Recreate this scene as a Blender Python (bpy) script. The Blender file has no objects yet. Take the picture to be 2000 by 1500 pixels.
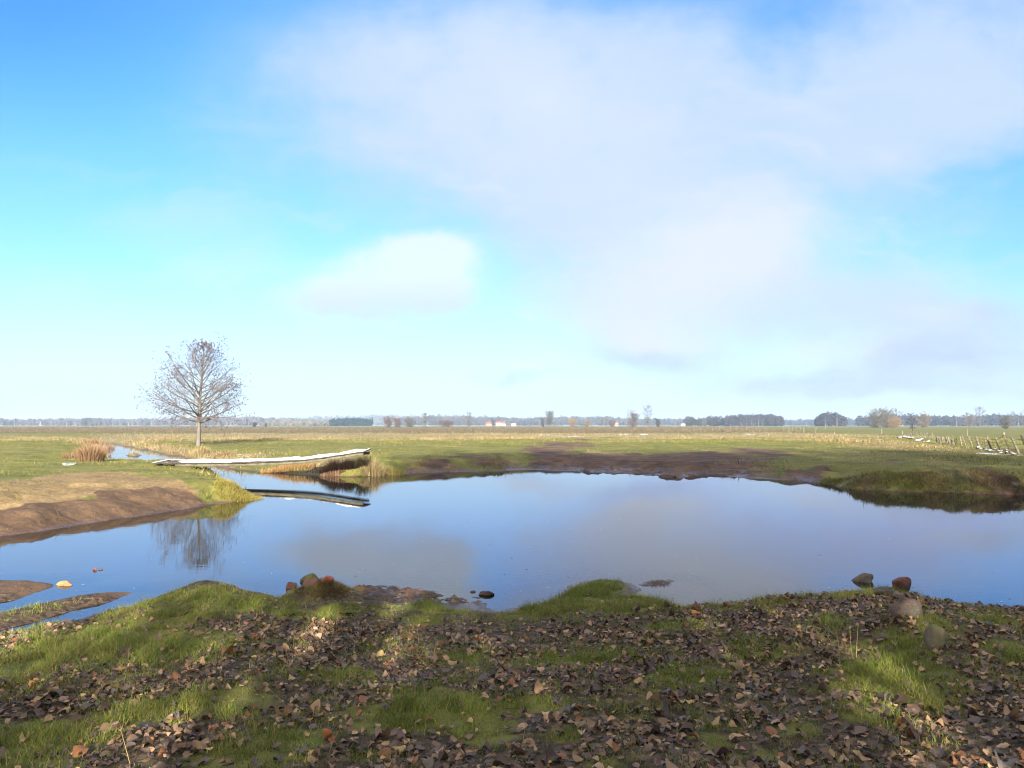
import bpy, math, random
import numpy as np
from mathutils import Vector
S = bpy.context.scene
COL = S.collection
R = math.radians

# ------------------------------------------------------------------ camera
F = 1570.0                      # focal length in photo pixels (photo 2000 x 1500)
HC = 2.1                        # eye height above the water (z = 0)
PITCH = math.atan(80.0 / F)
cam = bpy.data.objects.new('camera', bpy.data.cameras.new('camera'))
COL.objects.link(cam)
cam.location = (0, 0, HC)
cam.rotation_euler = (math.pi / 2 + PITCH, 0, 0)
cam.data.sensor_width = 36
cam.data.lens = F / 2000 * 36
cam.data.clip_start = 0.05
cam.data.clip_end = 12000
S.camera = cam

# ------------------------------------------------------------------ light
SUN_EL = R(16.5)
SUN_AZ = R(4)                   # sunlight travels away from the camera, slightly to the left
EXPOSURE = 2.0
S.view_settings.view_transform = 'Standard'
S.view_settings.look = 'None'
S.view_settings.exposure = EXPOSURE
S.view_settings.gamma = 1.0
S.cycles.filter_width = 1.15
trav = Vector((-math.sin(SUN_AZ) * math.cos(SUN_EL), math.cos(SUN_AZ) * math.cos(SUN_EL), -math.sin(SUN_EL)))
sun = bpy.data.objects.new('sun', bpy.data.lights.new('sun', 'SUN'))
COL.objects.link(sun)
sun.data.energy = 5.0
sun.data.angle = R(0.5)
sun.data.color = (1.0, 0.9, 0.74)
sun.rotation_euler = trav.to_track_quat('-Z', 'Y').to_euler()
sun.location = (0, -40, 60)

# ------------------------------------------------------------------ node helper
class NT:
    def __init__(s, tree):
        s.t = tree; s.n = tree.nodes; s.l = tree.links
    def new(s, typ, **kw):
        n = s.n.new(typ)
        for k, v in kw.items():
            setattr(n, k, v)
        return n
    def put(s, sock, v):
        if v is None: return
        if isinstance(v, bpy.types.NodeSocket): s.l.new(v, sock)
        else:
            if hasattr(sock.default_value, '__len__') and not hasattr(v, '__len__'): v = (v,) * len(sock.default_value)
            if hasattr(v, '__len__') and len(sock.default_value) == 4 and len(v) == 3: v = tuple(v) + (1,)
            sock.default_value = v
    def math(s, op, a, b=None, c=None, clamp=False):
        n = s.new('ShaderNodeMath', operation=op, use_clamp=clamp)
        s.put(n.inputs[0], a); s.put(n.inputs[1], b); s.put(n.inputs[2], c)
        return n.outputs[0]
    def vec(s, op, a, b=None):
        n = s.new('ShaderNodeVectorMath', operation=op)
        s.put(n.inputs[0], a); s.put(n.inputs[1], b)
        return n.outputs['Value'] if op in ('LENGTH', 'DOT_PRODUCT') else n.outputs[0]
    def mix(s, f, a, b, mode='MIX'):
        n = s.new('ShaderNodeMix', data_type='RGBA', blend_type=mode)
        s.put(n.inputs[0], f); s.put(n.inputs[6], a); s.put(n.inputs[7], b)
        return n.outputs[2]
    def noise(s, v, scale, detail=4, rough=0.55, dist=0.0, col=False):
        n = s.new('ShaderNodeTexNoise')
        s.put(n.inputs['Vector'], v); s.put(n.inputs['Scale'], scale); s.put(n.inputs['Detail'], detail)
        s.put(n.inputs['Roughness'], rough); s.put(n.inputs['Distortion'], dist)
        return n.outputs['Color' if col else 'Fac']
    def ramp(s, f, lo, hi, smooth=True):
        n = s.new('ShaderNodeMapRange', interpolation_type='SMOOTHSTEP' if smooth else 'LINEAR', clamp=True)
        s.put(n.inputs[0], f); s.put(n.inputs[1], lo); s.put(n.inputs[2], hi)
        return n.outputs[0]

# ------------------------------------------------------------------ sky
world = bpy.data.worlds.new('World')
S.world = world
world.use_nodes = True
w = NT(world.node_tree)
bg = w.n['Background']
sky = w.new('ShaderNodeTexSky', sky_type='NISHITA', sun_disc=False)
sky.sun_elevation = SUN_EL
sky.sun_rotation = math.pi - SUN_AZ
geo = w.new('ShaderNodeTexCoord')
sep = w.new('ShaderNodeSeparateXYZ')
w.l.new(geo.outputs['Generated'], sep.inputs[0])
yy = w.math('MAXIMUM', sep.outputs[1], 0.05)
u = w.math('DIVIDE', sep.outputs[0], yy)
v = w.math('DIVIDE', sep.outputs[2], yy)
cmb = w.new('ShaderNodeCombineXYZ')
w.l.new(u, cmb.inputs[0]); w.l.new(v, cmb.inputs[1])
uv = cmb.outputs[0]
tint_lo, tint_hi = (0.35, 0.49, 0.84), (0.26, 0.53, 0.84)
tint = w.mix(w.ramp(sep.outputs[2], 0.05, 0.40), tint_lo, tint_hi)
base = w.mix(1.0, sky.outputs[0], tint, 'MULTIPLY')
tint2 = w.mix(w.ramp(u, -0.6, 0.6, False), (1.0, 1.0, 1.0), (0.85, 0.88, 0.95))
base = w.mix(1.0, base, tint2, 'MULTIPLY')
corner = w.math('MULTIPLY', w.ramp(v, .30, .56), w.ramp(u, -.28, -.62))
base = w.mix(w.math('MULTIPLY', corner, .8), base, w.mix(1.0, base, (.55, .72, .93), 'MULTIPLY'))
wn = w.noise(w.vec('MULTIPLY', uv, (1, 1.5, 1)), 3.4, 6, 0.6, col=True)
wuv = w.vec('ADD', uv, w.vec('MULTIPLY', w.vec('SUBTRACT', wn, (0.5, 0.5, 0.5)), (0.20, 0.13, 0)))
def blobs(lst):
    acc = None
    for cx, cy, rx, ry, a in lst:
        c = ((cx - 1000) / F, (830 - cy) / F, 0)
        d = w.vec('LENGTH', w.vec('MULTIPLY', w.vec('SUBTRACT', wuv, c), (F / rx, F / ry, 0)))
        g = w.math('MULTIPLY', w.math('POWER', 2.71828, w.math('MULTIPLY', w.math('MULTIPLY', d, d), -1)), a)
        acc = g if acc is None else w.math('ADD', acc, g)
    return acc
lav = blobs([(1520, 200, 560, 260, 1.0), (1250, 480, 330, 190, .9), (930, 70, 330, 170, .55), (1780, 590, 360, 90, .7),
             (1900, 60, 320, 190, .8), (1060, 290, 300, 210, .6), (1400, 620, 330, 130, .65), (1970, 345, 120, 40, -.5),
             (1830, 470, 170, 30, -.4), (1250, 685, 150, 40, .55), (980, 725, 120, 24, .6), (170, 765, 150, 24, .4), (70, 745, 90, 16, .3),
             (1480, 745, 240, 35, .6), (1880, 730, 300, 60, .95), (740, 615, 190, 45, .45), (740, 180, 300, 260, .5), (1750, 260, 420, 190, .75), (1100, 120, 420, 200, .4), (420, 330, 420, 260, .2), (600, 240, 280, 260, .32), (1700, 785, 560, 30, .7), (1880, 640, 240, 70, .6), (560, 790, 700, 16, .3)])
wht = blobs([(640, 600, 110, 35, .35), (1390, 530, 220, 120, .55), (1480, 440, 220, 100, .4), (1230, 590, 150, 60, .35),
             (300, 440, 190, 50, .32), (440, 530, 150, 50, .30), (880, 130, 280, 160, .3), (1010, 705, 80, 14, .5), (1260, 650, 120, 26, .4), (1150, 250, 260, 180, .35), (520, 330, 260, 160, .12), (1560, 690, 160, 24, .35), (1800, 690, 160, 22, .3)])
gry = blobs([(1250, 690, 150, 34, .8), (1880, 700, 260, 46, 1.0), (1560, 740, 200, 26, .8), (1950, 610, 160, 60, .7), (980, 728, 110, 18, .8), (180, 772, 120, 16, .6), (1760, 770, 380, 22, .8), (60, 755, 70, 12, .5), (760, 630, 130, 16, .35)])
puf = blobs([(770, 560, 175, 76, .95), (815, 500, 95, 46, .95), (690, 595, 110, 36, .6), (850, 570, 60, 40, .4)])
fn = w.noise(uv, 7, 8, 0.64)
fn2 = w.noise(w.vec('MULTIPLY', uv, (1, 2.6, 1)), 2.2, 5, 0.55)
fn3 = w.noise(w.vec('ADD', w.vec('MULTIPLY', uv, (1, 3.2, 1)), w.vec('MULTIPLY', wn, (.5, .5, 0))), 4.5, 8, 0.66)
mod = w.math('ADD', w.math('MULTIPLY', fn, 0.70), w.math('MULTIPLY', fn2, 0.75))
lavA = w.ramp(w.math('MULTIPLY', lav, w.math('ADD', w.math('MULTIPLY', w.math('SUBTRACT', mod, .25), 1.5), 0.05)), 0.10, 1.35)
whtA = w.ramp(w.math('MULTIPLY', wht, w.math('ADD', mod, 0.25)), 0.05, 0.80)
pufA = w.ramp(w.math('MULTIPLY', puf, w.math('ADD', w.math('MULTIPLY', fn, 1.5), 0.0)), 0.11, 0.8)
wsp = blobs([(1300, 450, 700, 380, 1.0), (1750, 700, 420, 130, 1.0), (1000, 720, 500, 60, .7), (350, 480, 380, 160, .5), (200, 760, 260, 40, .7)])
wspA = w.math('MULTIPLY', w.ramp(fn3, .46, .78), wsp)
K = 10.0 / 2 ** EXPOSURE        # display value -> sky radiance at Background strength 0.1
lcol = w.mix(w.ramp(sep.outputs[2], 0.08, 0.45), tuple(c * K for c in (0.66, 0.80, 1.32)), tuple(c * K for c in (0.60, 0.76, 1.15)))
base = w.mix(w.math('MULTIPLY', w.ramp(v, .24, .02), .5), base, tuple(c * K for c in (0.78, 0.93, 1.12)))
out = w.mix(w.math('MULTIPLY', lavA, 0.97), base, lcol)
out = w.mix(w.math('MULTIPLY', whtA, 0.85), out, tuple(c * K for c in (0.84, 0.90, 1.03)))
out = w.mix(w.math('MULTIPLY', wspA, 0.7), out, tuple(c * K for c in (0.84, 0.89, 1.02)))
pcol = w.mix(w.ramp(v, .135, .20), tuple(c * K for c in (0.74, 0.83, 1.0)), tuple(c * K for c in (0.93, 1.0, 1.06)))
out = w.mix(w.math('MULTIPLY', pufA, 0.8), out, pcol)
gryA = w.ramp(w.math('MULTIPLY', gry, w.math('ADD', w.math('MULTIPLY', w.math('SUBTRACT', fn3, .2), 1.5), w.math('MULTIPLY', fn, .4))), 0.18, 0.95)
out = w.mix(w.math('MULTIPLY', gryA, 0.88), out, tuple(c * K for c in (0.53, 0.65, 0.95)))
# added bright veil, unseen overhead and behind the viewer, lifts the ambient light
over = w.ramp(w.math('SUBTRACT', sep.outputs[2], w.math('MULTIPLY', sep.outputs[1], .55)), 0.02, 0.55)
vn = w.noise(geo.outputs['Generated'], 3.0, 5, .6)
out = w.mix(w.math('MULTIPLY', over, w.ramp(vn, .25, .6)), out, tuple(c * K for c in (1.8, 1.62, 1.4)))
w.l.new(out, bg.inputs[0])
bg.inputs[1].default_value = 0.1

# ------------------------------------------------------------------ general helpers
def prop(o, label=None, cat=None, group=None, kind=None):
    if label: o['label'] = label
    if cat: o['category'] = cat
    if group: o['group'] = group
    if kind: o['kind'] = kind
    return o
def empty(name, loc, label, cat, group=None):
    o = bpy.data.objects.new(name, None); COL.objects.link(o)
    o.location = loc; o.empty_display_size = 0.2
    return prop(o, label, cat, group)
def unproj(px, py, z=0.0, D=None):
    """a photo pixel -> the real point at height z (or at forward distance D)"""
    up = (750 - py) / F
    dx, dy, dz = (px - 1000) / F, math.cos(PITCH) - up * math.sin(PITCH), math.sin(PITCH) + up * math.cos(PITCH)
    t = D / dy if D else (z - HC) / dz
    return np.array((dx * t, dy * t, HC + dz * t))
def mesh(name, V, faces, mat, parent=None, cols=None, smooth=False, loc=None):
    """faces: list of int arrays (n,k) of equal-size polygons"""
    me = bpy.data.meshes.new(name)
    V = np.asarray(V, dtype=np.float32)
    me.vertices.add(len(V)); me.vertices.foreach_set('co', V.ravel())
    faces = [np.asarray(f, dtype=np.int32) for f in faces if len(f)]
    nl = sum(f.size for f in faces); nf = sum(len(f) for f in faces)
    me.loops.add(nl); me.polygons.add(nf)
    me.loops.foreach_set('vertex_index', np.concatenate([f.ravel() for f in faces]))
    tot = np.concatenate([np.full(len(f), f.shape[1], np.int32) for f in faces])
    st = np.concatenate([[0], np.cumsum(tot)[:-1]]).astype(np.int32)
    me.polygons.foreach_set('loop_start', st)
    if smooth: me.polygons.foreach_set('use_smooth', np.ones(nf, bool))
    me.update(calc_edges=True); me.validate()
    if cols is not None:
        for k, c in (cols.items() if isinstance(cols, dict) else {'Col': cols}.items()):
            c = np.asarray(c, np.float32)
            if c.shape[1] == 3: c = np.hstack([c, np.ones((len(c), 1), np.float32)])
            a = me.color_attributes.new(k, 'FLOAT_COLOR', 'POINT'); a.data.foreach_set('color', c.ravel())
    if mat: me.materials.append(mat)
    o = bpy.data.objects.new(name, me); COL.objects.link(o)
    if parent: o.parent = parent
    if loc is not None: o.location = loc
    return o
def hash2(ix, iy, seed):
    h = (ix.astype(np.int64) * 374761393 + iy.astype(np.int64) * 668265263 + seed * 1442695041) & 0xffffffff
    h = ((h ^ (h >> 13)) * 1274126177) & 0xffffffff
    h = h ^ (h >> 16)
    return (h & 0xffff) / 65535.0
def vnoise(x, y, seed=0):
    ix, iy = np.floor(x), np.floor(y); fx, fy = x - ix, y - iy
    fx = fx * fx * fx * (fx * (fx * 6 - 15) + 10); fy = fy * fy * fy * (fy * (fy * 6 - 15) + 10)
    a, b = hash2(ix, iy, seed), hash2(ix + 1, iy, seed)
    c, d = hash2(ix, iy + 1, seed), hash2(ix + 1, iy + 1, seed)
    return (a + (b - a) * fx) * (1 - fy) + (c + (d - c) * fx) * fy
def fbm(x, y, seed=0, oct=4, gain=0.5):
    s = np.zeros_like(np.asarray(x, float)); a = 1; tot = 0; f = 1.0
    for i in range(oct):
        s += a * vnoise(x * f + 17.3 * i, y * f - 9.1 * i, seed + i); tot += a; a *= gain; f *= 2.03
    return s / tot
def sstep(a, b, x):
    t = np.clip((x - a) / (b - a), 0, 1); return t * t * (3 - 2 * t)

# ------------------------------------------------------------------ shoreline (photo pixel, bank height, bank width)
P = lambda px, py, h, wd: (*unproj(px, py)[:2], h, wd)
X = lambda x, y, h, wd: (x, y, h, wd)
shore = [
    # near bank, from the left edge to the right
    X(-30, 8.5, .5, 3), X(-12, 7.2, .4, 3), P(0, 1236, .30, 2.6), P(52, 1227, .30, 2.6), P(87, 1217, .30, 2.6), P(158, 1210, .30, 2.4), P(190, 1199, .32, 2.2), P(255, 1194, .34, 2.0), P(292, 1172, .36, 1.5),
    P(330, 1160, .40, 1.1), P(400, 1150, .36, .9), P(470, 1152, .36, .9), P(520, 1160, .3, 1.0), P(548, 1172, .10, 1.6), P(556, 1152, .10, 1.6),
    P(600, 1148, .10, 1.6), P(680, 1148, .065, 3.0), P(740, 1144, .06, 3.0), P(800, 1146, .06, 3.0), P(850, 1154, .06, 2.6), P(905, 1163, .06, 2.2),
    P(950, 1168, .06, 2), P(955, 1185, .08, 1.5), P(975, 1192, .10, 1.2), P(1005, 1187, .15, 1.0), P(1060, 1178, .14, .8), P(1090, 1160, .12, .7),
    P(1118, 1138, .085, .5), P(1165, 1130, .08, .5), P(1225, 1136, .08, .5), P(1255, 1150, .08, .5), P(1240, 1160, .08, .5), P(1215, 1166, .085, .5),
    P(1270, 1170, .11, .7), P(1310, 1180, .2, .8), P(1332, 1192, .25, .9), P(1380, 1187, .3, 1.2), P(1450, 1178, .34, 1.3), P(1530, 1172, .36, 1.3),
    P(1610, 1166, .34, 1.2), P(1680, 1158, .3, 1.0), P(1740, 1158, .28, .9), P(1800, 1166, .3, .9), P(1830, 1182, .33, .9), P(1870, 1198, .38, 1.0),
    P(1940, 1209, .42, 1.2), P(2000, 1213, .45, 1.4), X(8, 8.3, .45, 2), X(14, 8.8, .5, 2.5), X(24, 12, .5, 2.5),
    # right end and far bank, back to the left
    X(30, 18, .6, 2), X(26, 24.5, .6, 1.5), X(20, 24.8, .65, 1.2), P(2000, 967, .68, 1.0), P(1912, 964, .68, 1.0), P(1842, 962, .66, 1.0), P(1790, 961, .64, 1.0), P(1737, 960, .64, 1.0),
    P(1690, 957, .62, 1.1), P(1656, 954, .58, 1.3), P(1604, 944, .55, 2.2), P(1560, 938, .52, 2.8), P(1499, 936, .5, 3.5), P(1437, 932, .45, 5), P(1400, 929, .4, 7),
    P(1355, 929, .4, 8), P(1330, 933, .42, 8), P(1290, 929, .42, 8), P(1240, 925, .42, 8), P(1160, 922, .45, 8), P(1080, 919, .45, 8), P(1037, 917, .5, 5), P(1000, 919, .55, 3.2),
    P(950, 921, .55, 3), P(908, 921, .55, 3), P(860, 922, .6, 3), P(810, 924, .65, 3), P(760, 928, .75, 2.6), P(715, 931, .85, 1.8), P(670, 931, .8, 1.6),
    P(640, 930, .7, 2), P(560, 925, .6, 2.6), P(480, 919, .5, 3), P(432, 914, .45, 2.6), P(400, 904, .45, 2),
    # stream, right side going upstream and left side coming back
    P(372, 895, .6, 2), P(340, 888.5, .62, 2.4), P(300, 882, .62, 2.4), P(250, 872, .62, 2.4), P(222, 865, .62, 2.4), X(-62, 112, .62, 2.4), X(-100, 142, .62, 2.4),
    X(-102, 136, .62, 2.4), X(-68, 106, .62, 2.4), P(196, 866, .62, 2), P(204, 874, .62, 2), P(212, 883, .62, 2), P(217, 892, .6, 3.5), P(226, 901, .48, 8),
    P(300, 904, .42, 8), P(350, 906, .42, 5), P(400, 914, .45, 1.5), P(436, 938, .45, 1.3), P(465, 958, .5, 1.0), P(486, 970, .5, .8), P(484, 977, .5, .8),
    P(440, 983, .55, 1.2), P(380, 991, .6, 1.8), P(300, 1004, .65, 2.6), P(200, 1018, .7, 3.0), P(100, 1035, .72, 3.2), P(0, 1048, .75, 3.2), X(-14, 13.6, .75, 3), X(-30, 12, .75, 3),
]
SH = np.array(shore)
isles = [
    [P(px, py, .075, .3) for px, py in ((-200, 1131), (0, 1136), (50, 1136), (105, 1141), (97, 1148), (52, 1165), (0, 1178), (-200, 1215))],
    [P(px, py, .075, .3) for px, py in ((-200, 1240), (0, 1199), (70, 1184), (140, 1169), (210, 1159), (264, 1156), (210, 1178), (158, 1187), (105, 1204), (52, 1219), (0, 1230), (-200, 1266))],
    [P(px, py, .03, .3) for px, py in ((1242, 1141), (1270, 1133), (1310, 1131), (1322, 1135), (1300, 1143), (1255, 1146))],
    [P(px, py, .16, .5) for px, py in ((246, 889.5), (258, 888), (274, 888), (276, 890), (262, 892))],
    [P(px, py, .14, .5) for px, py in ((318, 887), (340, 886), (352, 888), (335, 889.5))],
]
isles = [np.array(i) for i in isles]
def inside(x, y, poly):
    c = np.zeros(x.shape, bool); n = len(poly)
    for i in range(n):
        x1, y1 = poly[i, :2]; x2, y2 = poly[i - 1, :2]
        if y1 == y2: continue
        m = ((y1 > y) != (y2 > y)) & (x < (x2 - x1) * (y - y1) / (y2 - y1) + x1)
        c ^= m
    return c
def polydist(x, y, poly):
    n = len(poly); best = np.full(x.shape, 1e9); sw = np.zeros(x.shape); sh = np.zeros(x.shape); sb = np.zeros(x.shape)
    for i in range(n):
        x1, y1, h1, w1 = poly[i - 1]; x2, y2, h2, w2 = poly[i]
        dx, dy = x2 - x1, y2 - y1
        t = np.clip(((x - x1) * dx + (y - y1) * dy) / (dx * dx + dy * dy + 1e-9), 0, 1)
        d2 = (x - x1 - t * dx) ** 2 + (y - y1 - t * dy) ** 2
        best = np.minimum(best, d2)
        k = 1 / (d2 + .05) ** 2.5
        sw += k; sh += k * (h1 + (h2 - h1) * t); sb += k * (w1 + (w2 - w1) * t)
    return np.sqrt(best), sh / sw, sb / sw
MOUNDS = []                     # x, y, rx, ry, height
def mound(px, py, z, rx, ry, h):
    p = unproj(px, py, z); MOUNDS.append((p[0], p[1], rx, ry, h))
mound(1790, 1235, .35, .75, .8, .13)
mound(410, 1165, .2, 1.0, .6, .10)
mound(1700, 868, .7, 4.5, 14, .30)
mound(1260, 868, .6, 10, 5, .10)
mound(900, 1290, .4, 2.0, .8, .05)
mound(628, 1156, .1, .42, .30, .19)
mound(1306, 929, .05, .9, 1.0, .22)
mound(330, 908, .5, 2.6, 1.3, .12)
mound(470, 962, .5, 1.0, .9, .12)
for px, py, rx, h in ((1640, 938, .8, .28), (1725, 944, .9, .25), (1782, 946, .6, .18), (1850, 944, .8, .25), (1930, 948, .9, .32), (1560, 925, 1.3, .15)):
    mound(px, py, .4, rx, rx * .8, h)
def height(x, y, want=False):
    x = np.asarray(x, float); y = np.asarray(y, float)
    d, hb, bw = polydist(x, y, SH)
    wob = (fbm(x * 1.3, y * 1.3, 5, 3) - .5) * np.clip(d * 1.2, 0, .45) * 0.8
    ins = inside(x, y, SH)
    sd = np.where(ins, -d, d) + wob + (fbm(x * 6, y * 6, 9, 2) - .5) * .10
    L = 0.64 + (fbm(x / 14, y / 14, 21, 3) - .5) * .22 + (fbm(x / 60, y / 60, 33, 2) - .5) * .25
    near = sstep(9, 3, y) * sstep(25, 10, np.abs(x)) + sstep(0, -6, y) * 0
    L = np.where(y < 11, .5 + (L - .64) * .5, L)
    t = sstep(bw * 1.0, bw * 3.0 + 5, sd)
    prof = np.tanh(1.2 * np.clip(sd, 0, None) / bw)
    land = (hb * (1 - t) + L * t) * prof
    rough = np.where(hb < .072, .055, .03)
    land = land + (fbm(x * 2.2, y * 2.2, 41, 4) - .5) * rough * 1.6 * np.clip(sd / .4, 0, 1) + (fbm(x * .7, y * .7, 51, 3) - .5) * .09 * np.clip(sd / 2.0, 0, 1)
    bankf = np.clip(sd / .3, 0, 1) * sstep(7, 1.5, sd) * sstep(12.5, 15, y)
    land = land + ((fbm(x * 1.0, y * 1.0, 131, 3) - .5) * .34 + (fbm(x * 3.5, y * 3.5, 133, 3) - .5) * .14) * bankf * np.where(x > -9, 1, .7)
    mudf = (hb < .072) * np.clip(sd / .15, 0, 1)
    land = land + (fbm(x * 10, y * 10, 137, 4, .6) - .52) * .17 * mudf
    land = land + (fbm(x * .7 + y * .35, y * 2.2 - x * .3, 141, 3, .6) - .56) * .34 * sstep(5.5, 7.5, bw) * sstep(6.5, 2.0, sd) * np.clip(sd / .3, 0, 1) * (y > 20)
    for mx, my, rx, ry, mh in MOUNDS:
        land = land + mh * np.exp(-((x - mx) / rx) ** 2 - ((y - my) / ry) ** 2) * np.clip(sd / .25, 0, 1)
    land = np.where((hb > .12) & (bw < 6), np.maximum(land, .012 * np.clip(sd / .1, 0, 1)), land)
    wat = -0.45 * np.tanh(np.clip(-sd, 0, None) * .55) - .004
    z = np.where(sd > 0, land, wat)
    for isl in isles:
        x0, y0 = isl[:, 0].min() - .5, isl[:, 1].min() - .5; x1, y1 = isl[:, 0].max() + .5, isl[:, 1].max() + .5
        m = (x > x0) & (x < x1) & (y > y0) & (y < y1)
        if m.any():
            di, hi, wi = polydist(x[m], y[m], isl)
            s2 = np.where(inside(x[m], y[m], isl), di, -di) + (fbm(x[m] * 5, y[m] * 5, 71, 3) - .5) * .12
            zi = np.where(s2 > 0, hi * np.tanh(1.6 * s2 / wi), .35 * np.tanh(s2 * .8))
            z[m] = np.maximum(z[m], zi); sd[m] = np.maximum(sd[m], s2)
    # open country rises a touch to keep the far fields in sight
    z = z + np.clip(y - 150, 0, 2500) * 0.00006 * (z > .3)
    return (z, sd, hb, bw) if want else z
def gz(x, y):
    return float(height(np.array([x]), np.array([y]))[0])

_hits = {}
_T = np.concatenate([np.linspace(2.5, 16, 420), np.geomspace(16.03, 60, 420), np.geomspace(60.1, 900, 260)])
def hit(px, py):
    """where the line of sight through a photo pixel first meets ground or water"""
    if (px, py) in _hits: return _hits[(px, py)]
    a, b_ = unproj(px, py, D=1.0), np.array((0, 0, HC)); r_ = a - b_
    x, y, z = r_[0] * _T, _T, HC + r_[2] * _T
    h = np.maximum(height(x, y), 0)
    k = np.nonzero(z < h)[0]
    if len(k) == 0: out_ = np.array((x[-1], y[-1], h[-1]))
    elif k[0] == 0: out_ = np.array((x[0], y[0], h[0]))
    else:
        i = k[0]; f0, f1 = z[i - 1] - h[i - 1], z[i] - h[i]; f = f0 / (f0 - f1)
        out_ = np.array((x[i - 1] + (x[i] - x[i - 1]) * f, y[i - 1] + (y[i] - y[i - 1]) * f, h[i - 1] + (h[i] - h[i - 1]) * f))
    _hits[(px, py)] = out_
    return out_

# ------------------------------------------------------------------ ground masks (patches of mud, straw, snow seen on the ground)
def ell(x, y, lst, z=.45):
    """soft patches: photo-measured centre and radii -> ellipses lying on the ground"""
    m = np.zeros_like(x)
    for px, py, rx, ry, a in lst:
        c = hit(px, py); D = c[1]
        wx, wy = rx / F * D, ry * D * D / (F * (HC - min(c[2], .9)))
        m = np.maximum(m, a * np.exp(-(((x - c[0]) / wx) ** 2 + ((y - c[1]) / wy) ** 2) * 1.1))
    return m
def soft(x, y, pix, n, amp):
    """a patch with a ragged outline, its corners found on the ground"""
    poly = np.array([(*hit(px, py)[:2], 0, 1) for px, py in pix])
    x0, y0 = poly[:, 0].min() - 4, poly[:, 1].min() - 4; x1, y1 = poly[:, 0].max() + 4, poly[:, 1].max() + 4
    out_ = np.zeros_like(x); m = (x > x0) & (x < x1) & (y > y0) & (y < y1)
    if m.any():
        d, _, _ = polydist(x[m], y[m], poly)
        out_[m] = sstep(-.3, .3, np.where(inside(x[m], y[m], poly), d, -d) + (n[m] - .5) * amp)
    return out_
GRASS_NEAR = [(200, 1262, 230, 55, 1), (60, 1300, 130, 45, .9), (400, 1165, 120, 28, 1), (330, 1210, 120, 30, .8), (90, 1452, 140, 48, .95), (270, 1395, 110, 30, .7), (410, 1372, 110, 32, .9),
    (620, 1200, 70, 14, .9), (650, 1192, 50, 12, .8), (880, 1190, 70, 13, .9), (820, 1212, 50, 10, .7), (1150, 1168, 150, 32, 1), (1050, 1196, 90, 14, 1), (1240, 1186, 90, 14, 1),
    (1460, 1184, 90, 12, 1), (560, 1440, 150, 45, .95), (480, 1480, 120, 30, .9), (720, 1400, 110, 45, .95), (850, 1378, 100, 40, .95), (950, 1425, 70, 40, .8), (690, 1320, 80, 22, .7),
    (900, 1290, 90, 22, .5), (1100, 1290, 120, 26, .55), (1060, 1375, 110, 26, .7), (1350, 1330, 120, 26, .65), (1480, 1262, 70, 22, .7), (1740, 1325, 130, 45, 1), (1830, 1375, 70, 32, .9),
    (1690, 1400, 90, 32, .8), (1560, 1420, 60, 24, .75), (1950, 1268, 70, 20, .8), (1380, 1440, 60, 26, .6), (1930, 1212, 80, 10, 1), (1640, 1166, 90, 9, 1), (1780, 1270, 100, 30, .5),
    (1850, 1240, 60, 30, .6), (1100, 1440, 50, 20, .5), (1250, 1400, 60, 20, .4), (1620, 1225, 70, 20, .4), (1280, 1220, 90, 16, .35), (1900, 1330, 60, 20, .4), (700, 1480, 80, 20, .5), (1490, 1480, 80, 25, .5), (1180, 1490, 70, 22, .5)]
def near_grass(x, y):
    g = ell(x, y, GRASS_NEAR, .42)
    n = fbm(x * 1.4 + y * .5, y * 2.1 - x * .6, 61, 4)
    return np.clip(g * 1.05 + .13 + (n - .45) * 1.9 * (.45 + g * .3), 0, 1)
MUD = [(1700, 925, 40, 4, .45), (1080, 895, 60, 22, 1), (1060, 880, 45, 9, 1), (1100, 866, 60, 6, .9), (1120, 910, 100, 14, 1), (1190, 898, 110, 12, 1), (1300, 905, 150, 16, 1), (1240, 915, 160, 12, 1), (1370, 893, 130, 10, 1),
       (1480, 882, 60, 6, 1), (1420, 915, 60, 12, .9), (1330, 928, 80, 8, 1), (1560, 925, 45, 7, .75), (1600, 914, 30, 4, .6), (1790, 903, 60, 6, .5), (1955, 938, 40, 10, .8), (1500, 924, 50, 5, .6), (1690, 935, 30, 6, .5), (850, 905, 60, 5, .5), (900, 890, 50, 6, .45), (960, 893, 70, 8, .6), (1130, 858, 25, 4, .7), (1100, 872, 40, 6, .8)]
STRAWPATCH = [(1430, 905, 50, 12, .9), (1170, 888, 60, 5, .6), (1000, 905, 50, 8, .5), (1690, 862, 45, 12, .9), (1740, 875, 50, 12, .6), (1420, 918, 55, 9, .6), (640, 905, 70, 14, .8), (450, 900, 90, 10, .7), (1860, 905, 60, 15, .35), (1780, 890, 60, 15, .4)]
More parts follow.
